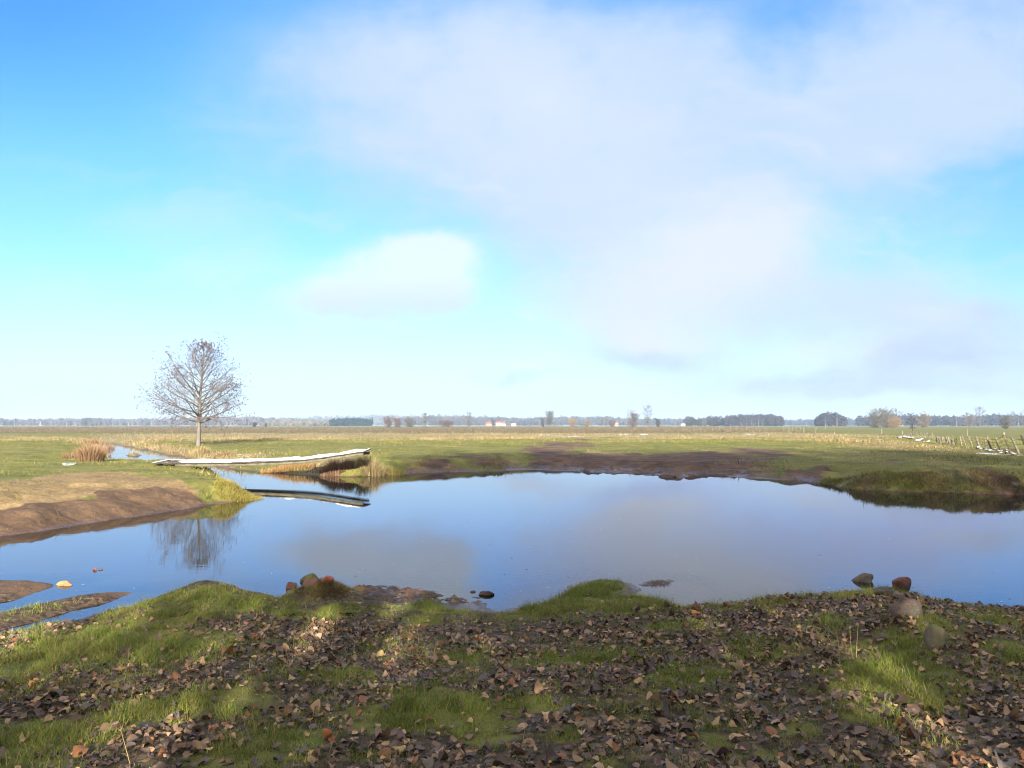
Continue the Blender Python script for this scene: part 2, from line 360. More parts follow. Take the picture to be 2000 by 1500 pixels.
def masks(x, y, z, sd, hb):
    n1 = fbm(x * .9, y * .9, 81, 4); n2 = fbm(x * .25, y * .25, 83, 4); n3 = fbm(x * 3, y * 3, 85, 3)
    far = y > 12
    mud = ell(x, y, MUD, .35) * far
    mud = np.clip(mud * 1.25 - .08 + (n1 - .5) * 1.5 * (mud > .05) + (n3 - .5) * .5 * (mud > .05), 0, 1)
    shallow = (hb < .12) & (sd < 3.5)
    spit = (x < -1.9) & (y > 7.4) & (y < 14) & (z < .11) & (y > 8.15 - (x + 5.2) * .22)
    mud = np.maximum(mud, np.where(hb < .072, sstep(.15, .06, z), sstep(.045, .01, z)))
    mud = np.where(spit, .0, mud)
    # eroded left bank: bare dirt on the slope, dry tan turf above it
    dirt = soft(x, y, [(-300, 1010), (0, 996), (70, 984), (130, 974), (190, 962), (260, 956), (330, 955), (375, 968), (400, 984), (300, 1006), (200, 1018), (100, 1038), (0, 1052), (-300, 1098)], n1, .8)
    sand = soft(x, y, [(-300, 955), (0, 938), (60, 934), (130, 928), (200, 921), (260, 924), (320, 938), (370, 958), (320, 975), (190, 985), (130, 995), (0, 1016), (-300, 1040)], n1, 1.6)
    dirt = np.where(spit, .9, dirt)
    straw = ell(x, y, STRAWPATCH, .6) * far
    band = sstep(82, 92, y + (n2 - .5) * 46 - x * .12) * sstep(152, 130, y + (n2 - .5) * 55)
    band = band * np.where(x > 40, sstep(62, 45, x + (n2 - .5) * 20), 1) * sstep(-42, -20, x + y * .25)
    straw = np.maximum(straw, band * (.5 + .9 * (n3 - .2)))
    # stream banks are dry and brown
    sb = .8 * sstep(2.6, .8, sd + (n1 - .5) * 1.6) * sstep(34, 40, y) * sstep(-11, -14, x)
    straw = np.maximum(straw, sb * (.55 + .6 * n3))
    brown = sstep(140, 165, y + (n2 - .5) * 50) * sstep(720, 560, y) * np.where(x > 55 + (y - 140) * .25, 0, 1)
    snow = ell(x, y, [(1230, 848, 90, 3, .5), (1480, 848, 80, 2, .45), (1680, 857, 14, 5, .7), (480, 889, 60, 7, .5), (440, 882, 30, 5, .45), (1950, 887, 60, 4, .6), (1790, 862, 30, 4, .5),
                      (650, 852, 90, 3, .35), (1110, 852, 40, 1.2, .7), (1060, 849, 25, 1, .7), (1370, 880, 25, 2.5, .45), (1665, 882, 20, 3, .4), (1900, 880, 40, 3, .4)], .65)
    far_snow = sstep(700, 900, y) * .55 * (n2 > .45)
    snow = np.maximum(snow * (n3 > .52) * 1.4, far_snow)
    track = ell(x, y, [(1695, 862, 12, 10, 1), (1712, 872, 16, 10, .9)], .7)
    litter = np.where(y < 11, 1 - near_grass(x, y), 0) * sstep(10.5, 9.5, y)
    wet = np.maximum(sstep(.05, .01, z), mud * sstep(.22, .06, z)) * np.where(spit, .35, 1)
    return mud, np.clip(straw, 0, 1), np.clip(snow, 0, 1), np.clip(litter, 0, 1), np.clip(sand, 0, 1), np.clip(dirt, 0, 1), np.clip(brown, 0, 1), np.clip(wet, 0, 1), track

# ------------------------------------------------------------------ materials
def material(name, rough=.8, spec=.3):
    m = bpy.data.materials.new(name); m.use_nodes = True
    t = NT(m.node_tree); b = t.n['Principled BSDF']
    b.inputs['Roughness'].default_value = rough; b.inputs['Specular IOR Level'].default_value = spec
    return m, t, b
def simple(name, col, rough=.8, var=.35, scale=6, bump=.0, spec=.3, col2=None):
    m, t, b = material(name, rough, spec)
    tc = t.new('ShaderNodeTexCoord').outputs['Object']
    n = t.noise(tc, scale, 6, .6)
    c2 = col2 or tuple(c * (1 - var) for c in col)
    t.put(b.inputs['Base Color'], t.mix(t.ramp(n, .35, .68), col, c2))
    if bump:
        bn = t.new('ShaderNodeBump'); bn.inputs['Strength'].default_value = bump; bn.inputs['Distance'].default_value = .03
        t.l.new(t.noise(tc, scale * 3, 6, .65), bn.inputs['Height']); t.l.new(bn.outputs[0], b.inputs['Normal'])
    return m
def vcol(name, rough=.7, spec=.2, trans=0.0):
    m, t, b = material(name, rough, spec)
    a = t.new('ShaderNodeAttribute', attribute_name='Col')
    t.l.new(a.outputs['Color'], b.inputs['Base Color'])
    if trans:
        tr = t.new('ShaderNodeBsdfTranslucent'); t.l.new(a.outputs['Color'], tr.inputs[0])
        mx = t.new('ShaderNodeMixShader'); mx.inputs[0].default_value = trans
        t.l.new(b.outputs[0], mx.inputs[1]); t.l.new(tr.outputs[0], mx.inputs[2])
        t.l.new(mx.outputs[0], t.n['Material Output'].inputs[0])
    return m
M_blade = vcol('grass_blades', .6, .25, .25)
M_leaf = vcol('dead_leaves', .55, .35, .1)
M_twig = vcol('twigs', .85, .1)
M_wood_far = vcol('far_wood', .95, .0)

mg, t, b = material('ground', .9, .25)
tc = t.new('ShaderNodeTexCoord').outputs['Object']
A = t.new('ShaderNodeSeparateColor'); B = t.new('ShaderNodeSeparateColor'); C3 = t.new('ShaderNodeSeparateColor')
for nm, sp_ in (('maskA', A), ('maskB', B), ('maskC', C3)):
    t.l.new(t.new('ShaderNodeAttribute', attribute_name=nm).outputs['Color'], sp_.inputs[0])
nf = t.noise(tc, 9, 6, .65); nm_ = t.noise(tc, 1.1, 6, .6); nl = t.noise(tc, .12, 5, .6); nvf = t.noise(tc, 42, 4, .6)
g = t.mix(t.ramp(nm_, .3, .7), (.070, .085, .014), (.135, .132, .030))
g = t.mix(t.math('MULTIPLY', t.ramp(nl, .45, .68), .55), g, (.15, .135, .042))
g = t.mix(t.math('MULTIPLY', t.ramp(nf, .5, .72), .55), g, (.034, .036, .012))
g = t.mix(t.math('MULTIPLY', t.ramp(nvf, .55, .75), .35), g, (.15, .14, .05))
clump = t.noise(t.vec('MULTIPLY', tc, (.7, 1, 1)), .55, 5, .65)
g = t.mix(t.math('MULTIPLY', t.ramp(clump, .52, .66), .6), g, (.050, .062, .014))
g = t.mix(t.math('MULTIPLY', t.ramp(clump, .46, .34), .45), g, (.19, .165, .055))
def patch(mask, amp=.5):
    return t.ramp(t.math('ADD', mask, t.math('MULTIPLY', t.math('SUBTRACT', t.math('ADD', t.math('MULTIPLY', nf, .6), t.math('MULTIPLY', nm_, .4)), .5), amp * 2)), .35, .65)
brown = t.mix(t.ramp(nf, .3, .7), (.060, .048, .032), (.12, .098, .062))
c = t.mix(t.math('MULTIPLY', patch(C3.outputs[0], .6), .55), g, brown)
straw = t.mix(t.ramp(nf, .3, .7), (.11, .085, .045), (.24, .205, .115))
c = t.mix(t.math('MULTIPLY', patch(A.outputs[1], .8), .85), c, straw)
sand = t.mix(t.ramp(t.math('ADD', t.math('MULTIPLY', nf, .6), t.math('MULTIPLY', nm_, .4)), .36, .64), (.245, .175, .09), (.115, .075, .038))
c = t.mix(t.math('MULTIPLY', patch(B.outputs[1], .9), .9), c, sand)
dirt = t.mix(t.ramp(t.math('ADD', t.math('MULTIPLY', nf, .5), t.math('MULTIPLY', nm_, .5)), .36, .64), (.055, .033, .021), (.115, .072, .043))
dirt = t.mix(t.math('MULTIPLY', t.ramp(nvf, .6, .72), .5), dirt, (.13, .095, .062))
c = t.mix(patch(B.outputs[2], .5), c, dirt)
mud = t.mix(t.ramp(t.math('ADD', t.math('MULTIPLY', nf, .4), t.math('MULTIPLY', nm_, .6)), .36, .64), (.046, .028, .020), (.125, .078, .053))
mud = t.mix(t.math('MULTIPLY', t.ramp(clump, .52, .66), .5), mud, (.03, .019, .015))
c = t.mix(patch(A.outputs[0], .6), c, mud)
vo = t.new('ShaderNodeTexVoronoi'); vo.inputs['Scale'].default_value = 21; vo.inputs['Randomness'].default_value = 1
t.l.new(t.vec('ADD', tc, t.vec('MULTIPLY', t.noise(tc, 16, 3, .6, col=True), (.05, .05, .05))), vo.inputs['Vector'])
vs = t.new('ShaderNodeSeparateColor'); t.l.new(vo.outputs['Color'], vs.inputs[0])
lit = t.mix(t.ramp(vs.outputs[0], .1, 1.0, False), (.022, .015, .011), (.085, .058, .038))
lit = t.mix(t.math('MULTIPLY', t.ramp(vs.outputs[1], .86, .93), .7), lit, (.16, .11, .065))
lit = t.mix(t.math('MULTIPLY', t.ramp(nf, .45, .7), .5), lit, (.016, .011, .008))
c = t.mix(t.math('MULTIPLY', patch(B.outputs[0], .5), .95), c, lit)
c = t.mix(t.math('MULTIPLY', C3.outputs[2], .7), c, (.16, .095, .04))
snw = t.ramp(t.math('ADD', A.outputs[2], t.math('SUBTRACT', nf, .5)), .5, .62)
c = t.mix(snw, c, (.72, .75, .80))
t.l.new(c, b.inputs['Base Color'])
t.put(b.inputs['Roughness'], t.math('SUBTRACT', .92, t.math('MULTIPLY', C3.outputs[1], t.math('ADD', .45, t.math('MULTIPLY', t.ramp(nf, .4, .6), .25)))))
bn = t.new('ShaderNodeBump'); bn.inputs['Strength'].default_value = .9; bn.inputs['Distance'].default_value = .045
t.l.new(t.math('ADD', nf, t.math('MULTIPLY', nvf, .35)), bn.inputs['Height']); t.l.new(bn.outputs[0], b.inputs['Normal'])

# ------------------------------------------------------------------ terrain: one sheet reaching the horizon
rr = np.concatenate([np.linspace(.4, 5.5, 10), np.arange(6.0, 14.5, .026), 14.5 * np.exp(np.arange(0, math.log(75 / 14.5), .0042)), 75 * np.exp(np.linspace(0, math.log(9000 / 75), 150))])
aa = np.concatenate([np.linspace(-180, -46, 34)[:-1], np.linspace(-46, 46, 430), np.linspace(46, 180, 34)[1:-1]])
aa = np.radians(aa)
RR, AA = np.meshgrid(rr, aa, indexing='ij')
gx = (RR * np.sin(AA)).ravel(); gy = (RR * np.cos(AA) - 3).ravel()
ZZ = np.zeros(gx.shape); SD = np.zeros(gx.shape); HB = np.zeros(gx.shape)
for i in range(0, len(gx), 60000):
    s = slice(i, i + 60000)
    ZZ[s], SD[s], HB[s], _ = height(gx[s], gy[s], True)
m1, m2, m3, m4, m5, m6, m7, m8, m9 = masks(gx, gy, ZZ, SD, HB)
nr, na = len(rr), len(aa)
idx = np.arange(nr * na).reshape(nr, na)
nxt = np.roll(idx, -1, axis=1)
quads = np.stack([idx[:-1], nxt[:-1], nxt[1:], idx[1:]], -1).reshape(-1, 4)[:, ::-1]
V = np.stack([gx, gy, ZZ], 1)
V = np.vstack([V, [[0, -3, ZZ[:na].mean()]]])
tri = np.stack([nxt[0], np.full(na, len(V) - 1), idx[0]], 1)[:, ::-1]
pad = lambda *a: np.vstack([np.stack(a, 1), np.zeros((1, 3))])
ground = mesh('ground', V, [quads, tri], mg, cols={'maskA': pad(m1, m2, m3), 'maskB': pad(m4, m5, m6), 'maskC': pad(m7, m8, m9)}, smooth=True)
prop(ground, 'muddy pasture and grassy banks around the pond', kind='structure')

# ------------------------------------------------------------------ water
mw, t, b = material('water')
tc = t.new('ShaderNodeTexCoord').outputs['Object']
dp = t.new('ShaderNodeSeparateColor'); t.l.new(t.new('ShaderNodeAttribute', attribute_name='Col').outputs['Color'], dp.inputs[0])
bn = t.new('ShaderNodeBump'); bn.inputs['Strength'].default_value = .045; bn.inputs['Distance'].default_value = .02
rp = t.noise(t.vec('MULTIPLY', tc, (1, 2.4, 1)), 2.6, 4, .5)
rp2 = t.noise(tc, .22, 3, .5)
t.l.new(t.math('MULTIPLY', rp, t.ramp(rp2, .35, .65)), bn.inputs['Height'])
gl = t.new('ShaderNodeBsdfGlossy'); gl.inputs['Roughness'].default_value = .0; t.l.new(bn.outputs[0], gl.inputs['Normal'])
tr = t.new('ShaderNodeBsdfTransparent'); tr.inputs[0].default_value = (.80, .72, .58, 1)
df = t.new('ShaderNodeBsdfDiffuse'); df.inputs[0].default_value = (.016, .017, .016, 1)
body = t.new('ShaderNodeMixShader'); t.l.new(t.ramp(dp.outputs[0], .0, .30), body.inputs[0]); t.l.new(tr.outputs[0], body.inputs[1]); t.l.new(df.outputs[0], body.inputs[2])
fr = t.new('ShaderNodeFresnel'); fr.inputs[0].default_value = 1.48; t.l.new(bn.outputs[0], fr.inputs['Normal'])
mx = t.new('ShaderNodeMixShader'); t.l.new(fr.outputs[0], mx.inputs[0]); t.l.new(body.outputs[0], mx.inputs[1]); t.l.new(gl.outputs[0], mx.inputs[2])
t.l.new(mx.outputs[0], t.n['Material Output'].inputs[0])
wx = np.concatenate([np.arange(-106, -22, 2.0), np.arange(-22, 32, .2)]); wy = np.concatenate([np.arange(6, 13, .1), np.arange(13, 50, .35), np.arange(50, 146, 1.5)])
WX, WY = np.meshgrid(wx, wy, indexing='ij')
wz = np.concatenate([height(a, b_) for a, b_ in zip(np.array_split(WX.ravel(), 6), np.array_split(WY.ravel(), 6))])
wi = np.arange(WX.size).reshape(WX.shape)
q = np.stack([wi[:-1, :-1], wi[1:, :-1], wi[1:, 1:], wi[:-1, 1:]], -1).reshape(-1, 4)
keep = (wz[q] < .12).any(1)
water = mesh('pond_water', np.stack([WX.ravel(), WY.ravel(), np.zeros(WX.size)], 1), [q[keep]], mw, cols=np.repeat(np.clip(-wz, 0, 1)[:, None], 3, 1), smooth=True)
prop(water, 'still pond and stream water mirroring the sky', kind='structure')

# ------------------------------------------------------------------ blades, twigs and other fine stuff
def blades(rng, base, h, wd, lean, col, nseg=2, curve=1.0, az=None, tipcol=1.25):
    """tapered strips: base (n,3), height, width, lean (horizontal reach), colour (n,3)"""
    n = len(base); az = rng.uniform(0, 2 * np.pi, n) if az is None else az
    ld = np.stack([np.cos(az), np.sin(az), np.zeros(n)], 1)
    fa = rng.uniform(0, np.pi, n); sd_ = np.stack([np.cos(fa), np.sin(fa), np.zeros(n)], 1)
    Vs, Cs = [], []
    for k in range(nseg + 1):
        f = k / nseg
        c = base + ld * (lean * f ** (1 + curve))[:, None] + np.array([0, 0, 1]) * (h * (f - .25 * f * f * np.clip(lean / h, 0, 1.5)))[:, None]
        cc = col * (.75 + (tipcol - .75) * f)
        if k < nseg:
            ww = (wd * (1 - .75 * f) * .5)[:, None]
            Vs += [c - sd_ * ww, c + sd_ * ww]; Cs += [cc, cc]
        else:
            Vs.append(c); Cs.append(cc)
    V = np.stack(Vs, 1); m = V.shape[1]; o = (np.arange(n) * m)[:, None]
    fq = [o + np.array([2 * k, 2 * k + 1, 2 * k + 3, 2 * k + 2]) for k in range(nseg - 1)]
    ft = o + np.array([2 * nseg - 2, 2 * nseg - 1, 2 * nseg])
    return V.reshape(-1, 3), (np.vstack(fq) if fq else np.zeros((0, 4), int)), ft, np.stack(Cs, 1).reshape(-1, 3)
def blade_obj(name, parts, mat=None, parent=None, loc=None):
    V, Q, T, Cc, o = [], [], [], [], 0
    for v_, q_, t_, c_ in parts:
        V.append(v_); Q.append(q_ + o); T.append(t_ + o); Cc.append(c_); o += len(v_)
    V = np.vstack(V)
    if loc is not None: V = V - np.asarray(loc)
    return mesh(name, V, [np.vstack(Q), np.vstack(T)], mat or M_blade, parent, np.vstack(Cc), loc=loc if parent is None else None)
def tubes(name, segs, mat, parent, sides=4, col=(.1, .08, .07), loc=None, rng=None):
    """segs: array (n,8): p0, p1, r0, r1"""
    s = np.asarray(segs, float); p0, p1, r0, r1 = s[:, :3], s[:, 3:6], s[:, 6], s[:, 7]
    d = p1 - p0; d = d / (np.linalg.norm(d, axis=1)[:, None] + 1e-9)
    a = np.where(np.abs(d[:, 2:3]) < .9, [[0, 0, 1.]], [[1., 0, 0]])
    uu = np.cross(d, a); uu /= np.linalg.norm(uu, axis=1)[:, None]; vv = np.cross(d, uu)
    ring = []
    for k in range(sides):
        an = 2 * np.pi * k / sides; ring.append(uu * math.cos(an) + vv * math.sin(an))
    ring = np.stack(ring, 1)
    V = np.concatenate([p0[:, None] + ring * r0[:, None, None], p1[:, None] + ring * r1[:, None, None]], 1)
    o = (np.arange(len(s)) * 2 * sides)[:, None]
    q = np.vstack([o + np.array([k, (k + 1) % sides, sides + (k + 1) % sides, sides + k]) for k in range(sides)])
    cc = np.asarray(col, float)
    if cc.ndim == 1: cc = np.repeat(cc[None], len(s), 0)
    if rng is not None: cc = cc * rng.uniform(.75, 1.25, (len(s), 1))
    cc = np.repeat(cc, 2 * sides, 0)
    return mesh(name, V.reshape(-1, 3), [q], mat, parent, cc, smooth=sides > 4, loc=loc)

# ------------------------------------------------------------------ trees
def polyline_segs(pts, r0, r1, pw=1.0):
    n = len(pts) - 1; out = []
    for i in range(n):
        a = r0 + (r1 - r0) * (i / n) ** pw; b_ = r0 + (r1 - r0) * ((i + 1) / n) ** pw
        out.append((*pts[i], *pts[i + 1], a, b_))
    return out
def grow(rng, p, d, L, n, bend, wob):
    """a curved limb: bend > 0 lifts it, < 0 lets it droop towards the tip"""
    pts = [np.array(p, float)]; d = np.array(d, float); d /= np.linalg.norm(d)
    for i in range(n):
        d = d + np.array([0, 0, bend / n]) + rng.normal(0, wob, 3); d /= np.linalg.norm(d)
        pts.append(pts[-1] + d * L / n)
    return pts
def bare_tree(rng, h, w, clear=.25, nprim=26, nsec=6, nter=3, tw=.012, trunk_r=None, peak=.35, a_lo=75, a_hi=20, bend=.5, droop=-.3, lean=0, stems=1, low=1.15, taper=1.25, smin=.35, ftop=.985):
    """returns trunk+limb segments, twig segments, twig tip points; crown width w is largest at height fraction peak"""
    T, W, tips = [], [], []
    for st in range(stems):
        r0 = trunk_r or h * .022
        r0 = r0 / math.sqrt(stems)
        off = rng.normal(0, .06 * w, 2) if stems > 1 else (0, 0)
        hh = h * (1 if st == 0 else rng.uniform(.75, 1.0))
        d0 = np.array([lean + (rng.normal(0, .16) if stems > 1 else 0), rng.normal(0, .16) if stems > 1 else 0, 1.0])
        tr_ = grow(rng, (off[0], off[1], -.15), d0, hh + .15, 12, .25, .02)
        T += polyline_segs(tr_, r0, r0 * .08, .85)
        tr_ = np.array(tr_)
        ph = rng.uniform(0, 6.28)
        for i in range(nprim):
            f = clear + (ftop - clear) * ((i + rng.uniform(0, 1)) / nprim) ** low
            k = f * 12; a = int(min(k, 11)); p = tr_[a] + (tr_[a + 1] - tr_[a]) * (k - a)
            g = (f - clear) / (1 - clear)
            env = (.55 + .45 * min(1, g / peak)) if g < peak else max(.06, 1 - ((g - peak) / (1 - peak)) ** taper)
            ang = R(a_lo + (a_hi - a_lo) * g + rng.normal(0, 7))
            L = env * w * .5 / max(smin, math.sin(ang)) * rng.uniform(.75, 1.12)
            L = min(L, (hh * 1.03 - p[2]) / max(.25, math.cos(ang)) if ang < 1.2 else L)
            ph += 2.4 + rng.normal(0, .35)
            d = np.array([math.cos(ph) * math.sin(ang), math.sin(ph) * math.sin(ang), math.cos(ang)])
            pr = grow(rng, p, d, L, 6, bend * (1 - g * .7), .07)
            rb = max(tw * 1.4, r0 * (1 - f) ** .8 * .42 + tw * .6)
            T += polyline_segs(pr, rb, tw * .9)
            pr = np.array(pr); ns = max(2, int(nsec * (.33 + .9 * env) + rng.uniform(0, 1)))
            for j in range(ns):
                fs = .22 + .78 * (j + rng.uniform(0, 1)) / ns
                k = min(fs, .999) * 6; a = int(k); q_ = pr[a] + (pr[a + 1] - pr[a]) * (k - a)
                dd = pr[a + 1] - pr[a]; dd /= np.linalg.norm(dd)
                sd_ = rng.normal(0, 1, 3); sd_ -= dd * sd_.dot(dd); sd_ /= np.linalg.norm(sd_) + 1e-9
                ds = dd * .75 + sd_ * .75
                Ls = L * .42 * (1.15 - fs * .65) * rng.uniform(.6, 1.25)
                se = grow(rng, q_, ds, Ls, 4, droop + .25, .12)
                W += polyline_segs(se, tw, tw * .55)
                se = np.array(se); tips.append(se[-1])
                for _ in range(nter):
                    ft = rng.uniform(.25, 1) * 3.999; a = int(ft); q2 = se[a] + (se[a + 1] - se[a]) * (ft - a)
                    dd = se[a + 1] - se[a]; dd /= np.linalg.norm(dd) + 1e-9
                    d3 = dd * .6 + rng.normal(0, .5, 3)
                    te = grow(rng, q2, d3, Ls * rng.uniform(.3, .6), 2, droop, .15)
                    W += polyline_segs(te, tw * .62, tw * .48); tips.append(te[-1])
    return T, W, np.array(tips)
def tree_thing(name, label, cat, loc, h, w, seed, cols=((.085, .07, .06), (.095, .08, .085)), group=None, sides=(6, 3), **kw):
    rng = np.random.default_rng(seed)
    T, W, tips = bare_tree(rng, h, w, **kw)
    e = empty(name, loc, label, cat, group)
    tubes('trunk', T, M_twig, e, sides[0], cols[0], rng=rng)
    tubes('crown', W, M_twig, e, sides[1], cols[1], rng=rng)
    return e, tips, rng

# the lone alder beside the stream
p = hit(387, 871); ax, ay = p[0], p[1]; az_ = gz(ax, ay)
alder, tips, rng = tree_thing('alder_tree', 'lone bare alder with dark cones on the stream bank behind the snowy footbridge', 'tree', (ax, ay, az_ - .05), 7.75, 8.3, 3,
    cols=((.105, .095, .084), (.135, .125, .132)), clear=.235, nprim=58, nsec=12, nter=5, tw=.0112, trunk_r=.18, peak=.05, a_lo=80, a_hi=22, bend=.30, droop=-.5, lean=.012, low=1.3, taper=1.05, smin=.66, ftop=.97)
# cones and catkins hang in clusters at the twig tips
pick = tips[rng.random(len(tips)) < .42]
pick = np.vstack([pick + rng.normal(0, .03, pick.shape) for _ in range(2)])
o8 = np.array([[1, 0, 0], [-1, 0, 0], [0, 1, 0], [0, -1, 0], [0, 0, 1], [0, 0, -1]], float)
f8 = np.array([[0, 2, 4], [2, 1, 4], [1, 3, 4], [3, 0, 4], [2, 0, 5], [1, 2, 5], [3, 1, 5], [0, 3, 5]])
sc = rng.uniform(.018, .042, (len(pick), 1, 1)) * np.array([1, 1, 1.5])
cV = (pick[:, None] + o8[None] * sc).reshape(-1, 3)
cF = (np.arange(len(pick)) * 6)[:, None, None] + f8[None]
mesh('cones', cV, [cF.reshape(-1, 3)], M_twig, alder, np.repeat(np.array([.095, .082, .092]) * rng.uniform(.6, 1.3, (len(pick), 1)), 6, 0))

# bare poplars on the bank behind the viewpoint: they dropped the leaves and shade the near ground and far shore
kinds = []
def poplar(i, x, y, h, w, clear, seed):
    if i < 3:
        e, _, _ = tree_thing('poplar_tree', 'bare poplar of the belt on the bank behind the viewpoint', 'tree', (x, y, .4), h, w, seed, group='bare poplars behind the viewpoint',
            clear=clear, nprim=44, nsec=14, nter=6, tw=.032, peak=.4, a_lo=62, a_hi=22, bend=.5, droop=0.0)
        kinds.append((e, h)); return e
    src, h0 = kinds[i % 3]
    e = src.copy(); COL.objects.link(e); e.location = (x, y, .4); e.rotation_euler = (0, 0, seed * 1.7); e.scale = (h / h0,) * 3
    for ch in src.children:
        c_ = ch.copy(); COL.objects.link(c_); c_.parent = e
    return e
rngp = np.random.default_rng(12)
belt = [(2.5, -9, 15.5, 9, .06), (8, -12, 17, 10, .06), (14, -9.5, 16, 9, .06)]
belt += [(.2 + k * 3.1 + rngp.uniform(-.8, .8), -13.5 - (k % 2) * 3 + rngp.uniform(-1, 1), rngp.uniform(15, 18.5), 9, .1) for k in range(12)]
belt += [(2.5 + k * 4.2, -7.5 + rngp.uniform(-1, 1), rngp.uniform(5, 7), 6, .1) for k in range(1, 4)]
for i, (x, y, h, w_, cl) in enumerate(belt):
    poplar(i, x, y, h, w_, cl, 100 + i)

# trees dotted over the far meadow: photo column of the stem, top row, crown width in photo pixels, distance, look
def far_tree(name, label, cat, px, top, wpx, D, seed, col=(.105, .092, .088), group=None, base=None, **kw):
    q_ = unproj(px, 829, D=D); x, y = q_[0], q_[1]; z = gz(x, y)
    h = HC - (top - 830) / F * D - z; w_ = wpx / F * D
    k = dict(clear=.1, nprim=28, nsec=8, nter=4, tw=max(.02, D * 1.2e-4), peak=.3, a_lo=82, a_hi=34, bend=.2, droop=-.1, low=1.7)
    k.update(kw)
    return tree_thing(name, label, cat, (x, y, z - .1), h, w_, seed, cols=((col[0] * .8, col[1] * .8, col[2] * .8), col), group=group, sides=(4, 3), **k)[0]
bush = dict(clear=.02, stems=4, nprim=12, nsec=7, nter=4, peak=.45, a_lo=55, a_hi=15)
gA = 'trees and bushes scattered over the far meadow'
G_, Pk, Tn, Dk = (.10, .092, .082), (.115, .09, .088), (.21, .15, .085), (.05, .045, .045)
FT = [('bush', 'taller purplish bush of a touching pair, right of the dark pine block', 'bush', 757, 813, 34, 430, Pk, bush),
      ('bush', 'lower purplish bush of a touching pair, right of the taller one', 'bush', 776, 816, 24, 430, Pk, bush),
      ('tree', 'small round grey tree between the purplish bush pair and the pollard willow', 'tree', 801, 813, 26, 560, G_, dict(clear=.05, stems=2)),
      ('willow_tree', 'pollard willow with flat rounded crown on a short trunk, left of low dark scrub', 'tree', 831, 808, 19, 560, G_, dict(clear=.3, peak=.6)),
      ('shrub', 'long low dark shrub between the pollard willow and the upright oval tree', 'shrub', 872, 822, 62, 520, Pk, dict(bush, stems=7)),
      ('tree', 'upright oval grey tree at the right end of the long low shrub', 'tree', 916, 806, 18, 500, G_, dict(clear=.12, peak=.6)),
      ('tree', 'small dark tree standing between the two red roofed houses', 'tree', 963, 815, 9, 800, Dk, dict(clear=.15)),
      ('tree', 'narrow multi stemmed grey tree alone left of the tan willow', 'tree', 1071, 803, 21, 620, G_, dict(stems=3, clear=.2, peak=.7)),
      ('bush', 'small dark bush at the left foot of the narrow multi stemmed tree', 'bush', 1061, 815, 8, 600, Dk, bush),
      ('willow_tree', 'round orange tan willow on the meadow near the horizon', 'tree', 1120, 815, 20, 650, Tn, dict(clear=.08, stems=2)),
      ('bush', 'low tan bush just right of the orange tan willow', 'bush', 1147, 821, 18, 640, (.17, .13, .09), bush),
      ('tree', 'short grey tree left of the thin tall tree by the reddish bush', 'tree', 1175, 814, 9, 700, G_, dict(clear=.15)),
      ('tree', 'thin tall grey tree rising behind the reddish bush', 'tree', 1184, 811, 7, 700, G_, dict(clear=.25)),
      ('bush', 'reddish brown bush beside a small pale house far off', 'bush', 1195, 820, 22, 640, Pk, bush),
      ('bush', 'broad pinkish grey bush at the left foot of the tallest meadow tree', 'bush', 1237, 802, 28, 480, Pk, dict(bush, stems=5)),
      ('tree', 'tallest tree on the far meadow, airy round bare crown', 'tree', 1266, 792, 28, 480, (.12, .11, .095), dict(clear=.22, peak=.5, nprim=26)),
      ('bush', 'small dark bush right of the tallest meadow tree', 'bush', 1286, 817, 11, 620, Dk, bush),
      ('tree', 'dark rounded tree at the left end of the dotted far row', 'tree', 1350, 813, 14, 800, Dk, dict(clear=.1, stems=2)),
      ('tree', 'dark upright tree at the right end of the dotted far row', 'tree', 1396, 811, 11, 800, Dk, dict(clear=.1, stems=2)),
      ('tree', 'thin tree in the middle of the dotted far row', 'tree', 1375, 817, 12, 820, G_, dict(clear=.1, stems=2)),
      ('tree', 'big olive grey tree, left one of the high clump before the right wood', 'tree', 1711, 799, 38, 430, (.10, .09, .068), dict(clear=.05, stems=3, peak=.55)),
      ('tree', 'big olive grey tree, middle of the high clump before the right wood', 'tree', 1733, 800, 32, 440, (.10, .09, .068), dict(clear=.05, stems=3, peak=.55)),
      ('tree', 'airy tree, right one of the high clump, above the golden willow', 'tree', 1751, 799, 26, 450, (.115, .10, .075), dict(clear=.1, peak=.65)),
      ('willow_tree', 'golden tan weeping willow at the right foot of the high clump', 'tree', 1747, 811, 28, 400, Tn, dict(clear=.05, stems=3, droop=-.5)),
      ('tree', 'small dark spreading tree standing among the fence stakes', 'tree', 1783, 811, 26, 112, Dk, dict(clear=.42, nprim=22, nsec=7, nter=3, tw=.011, peak=.4)),
      ('tree', 'pale beige bare tree just right of the small dark tree', 'tree', 1806, 803, 32, 420, (.16, .13, .10), dict(clear=.08, stems=2)),
      ('tree', 'pale airy tree topping out above the right hand wood', 'tree', 1914, 796, 26, 700, (.13, .115, .10), dict(clear=.2, peak=.6)),
      ('tree', 'beige tree in front of the right hand wood, left of the tall airy one', 'tree', 1891, 806, 28, 640, (.13, .11, .095), dict(clear=.08, stems=2)),
      ('tree', 'round grey tree standing out on the green field near the right edge', 'tree', 1964, 811, 24, 270, (.085, .078, .066), dict(clear=.12, stems=2, peak=.5)),
      ('tree', 'airy tree above the wood near the right edge', 'tree', 1977, 803, 22, 620, (.11, .10, .09), dict(clear=.15)),
      ('tree', 'airy tree cut by the right edge of the photo', 'tree', 2001, 797, 22, 560, (.11, .10, .09), dict(clear=.15)),
      ('bush', 'small dark round bush alone on the left meadow, right of the alder', 'bush', 497, 825, 11, 560, Dk, bush),
      ('bush', 'tiny narrow bush right of the small dark round bush', 'bush', 519, 826, 5, 560, Dk, bush)]
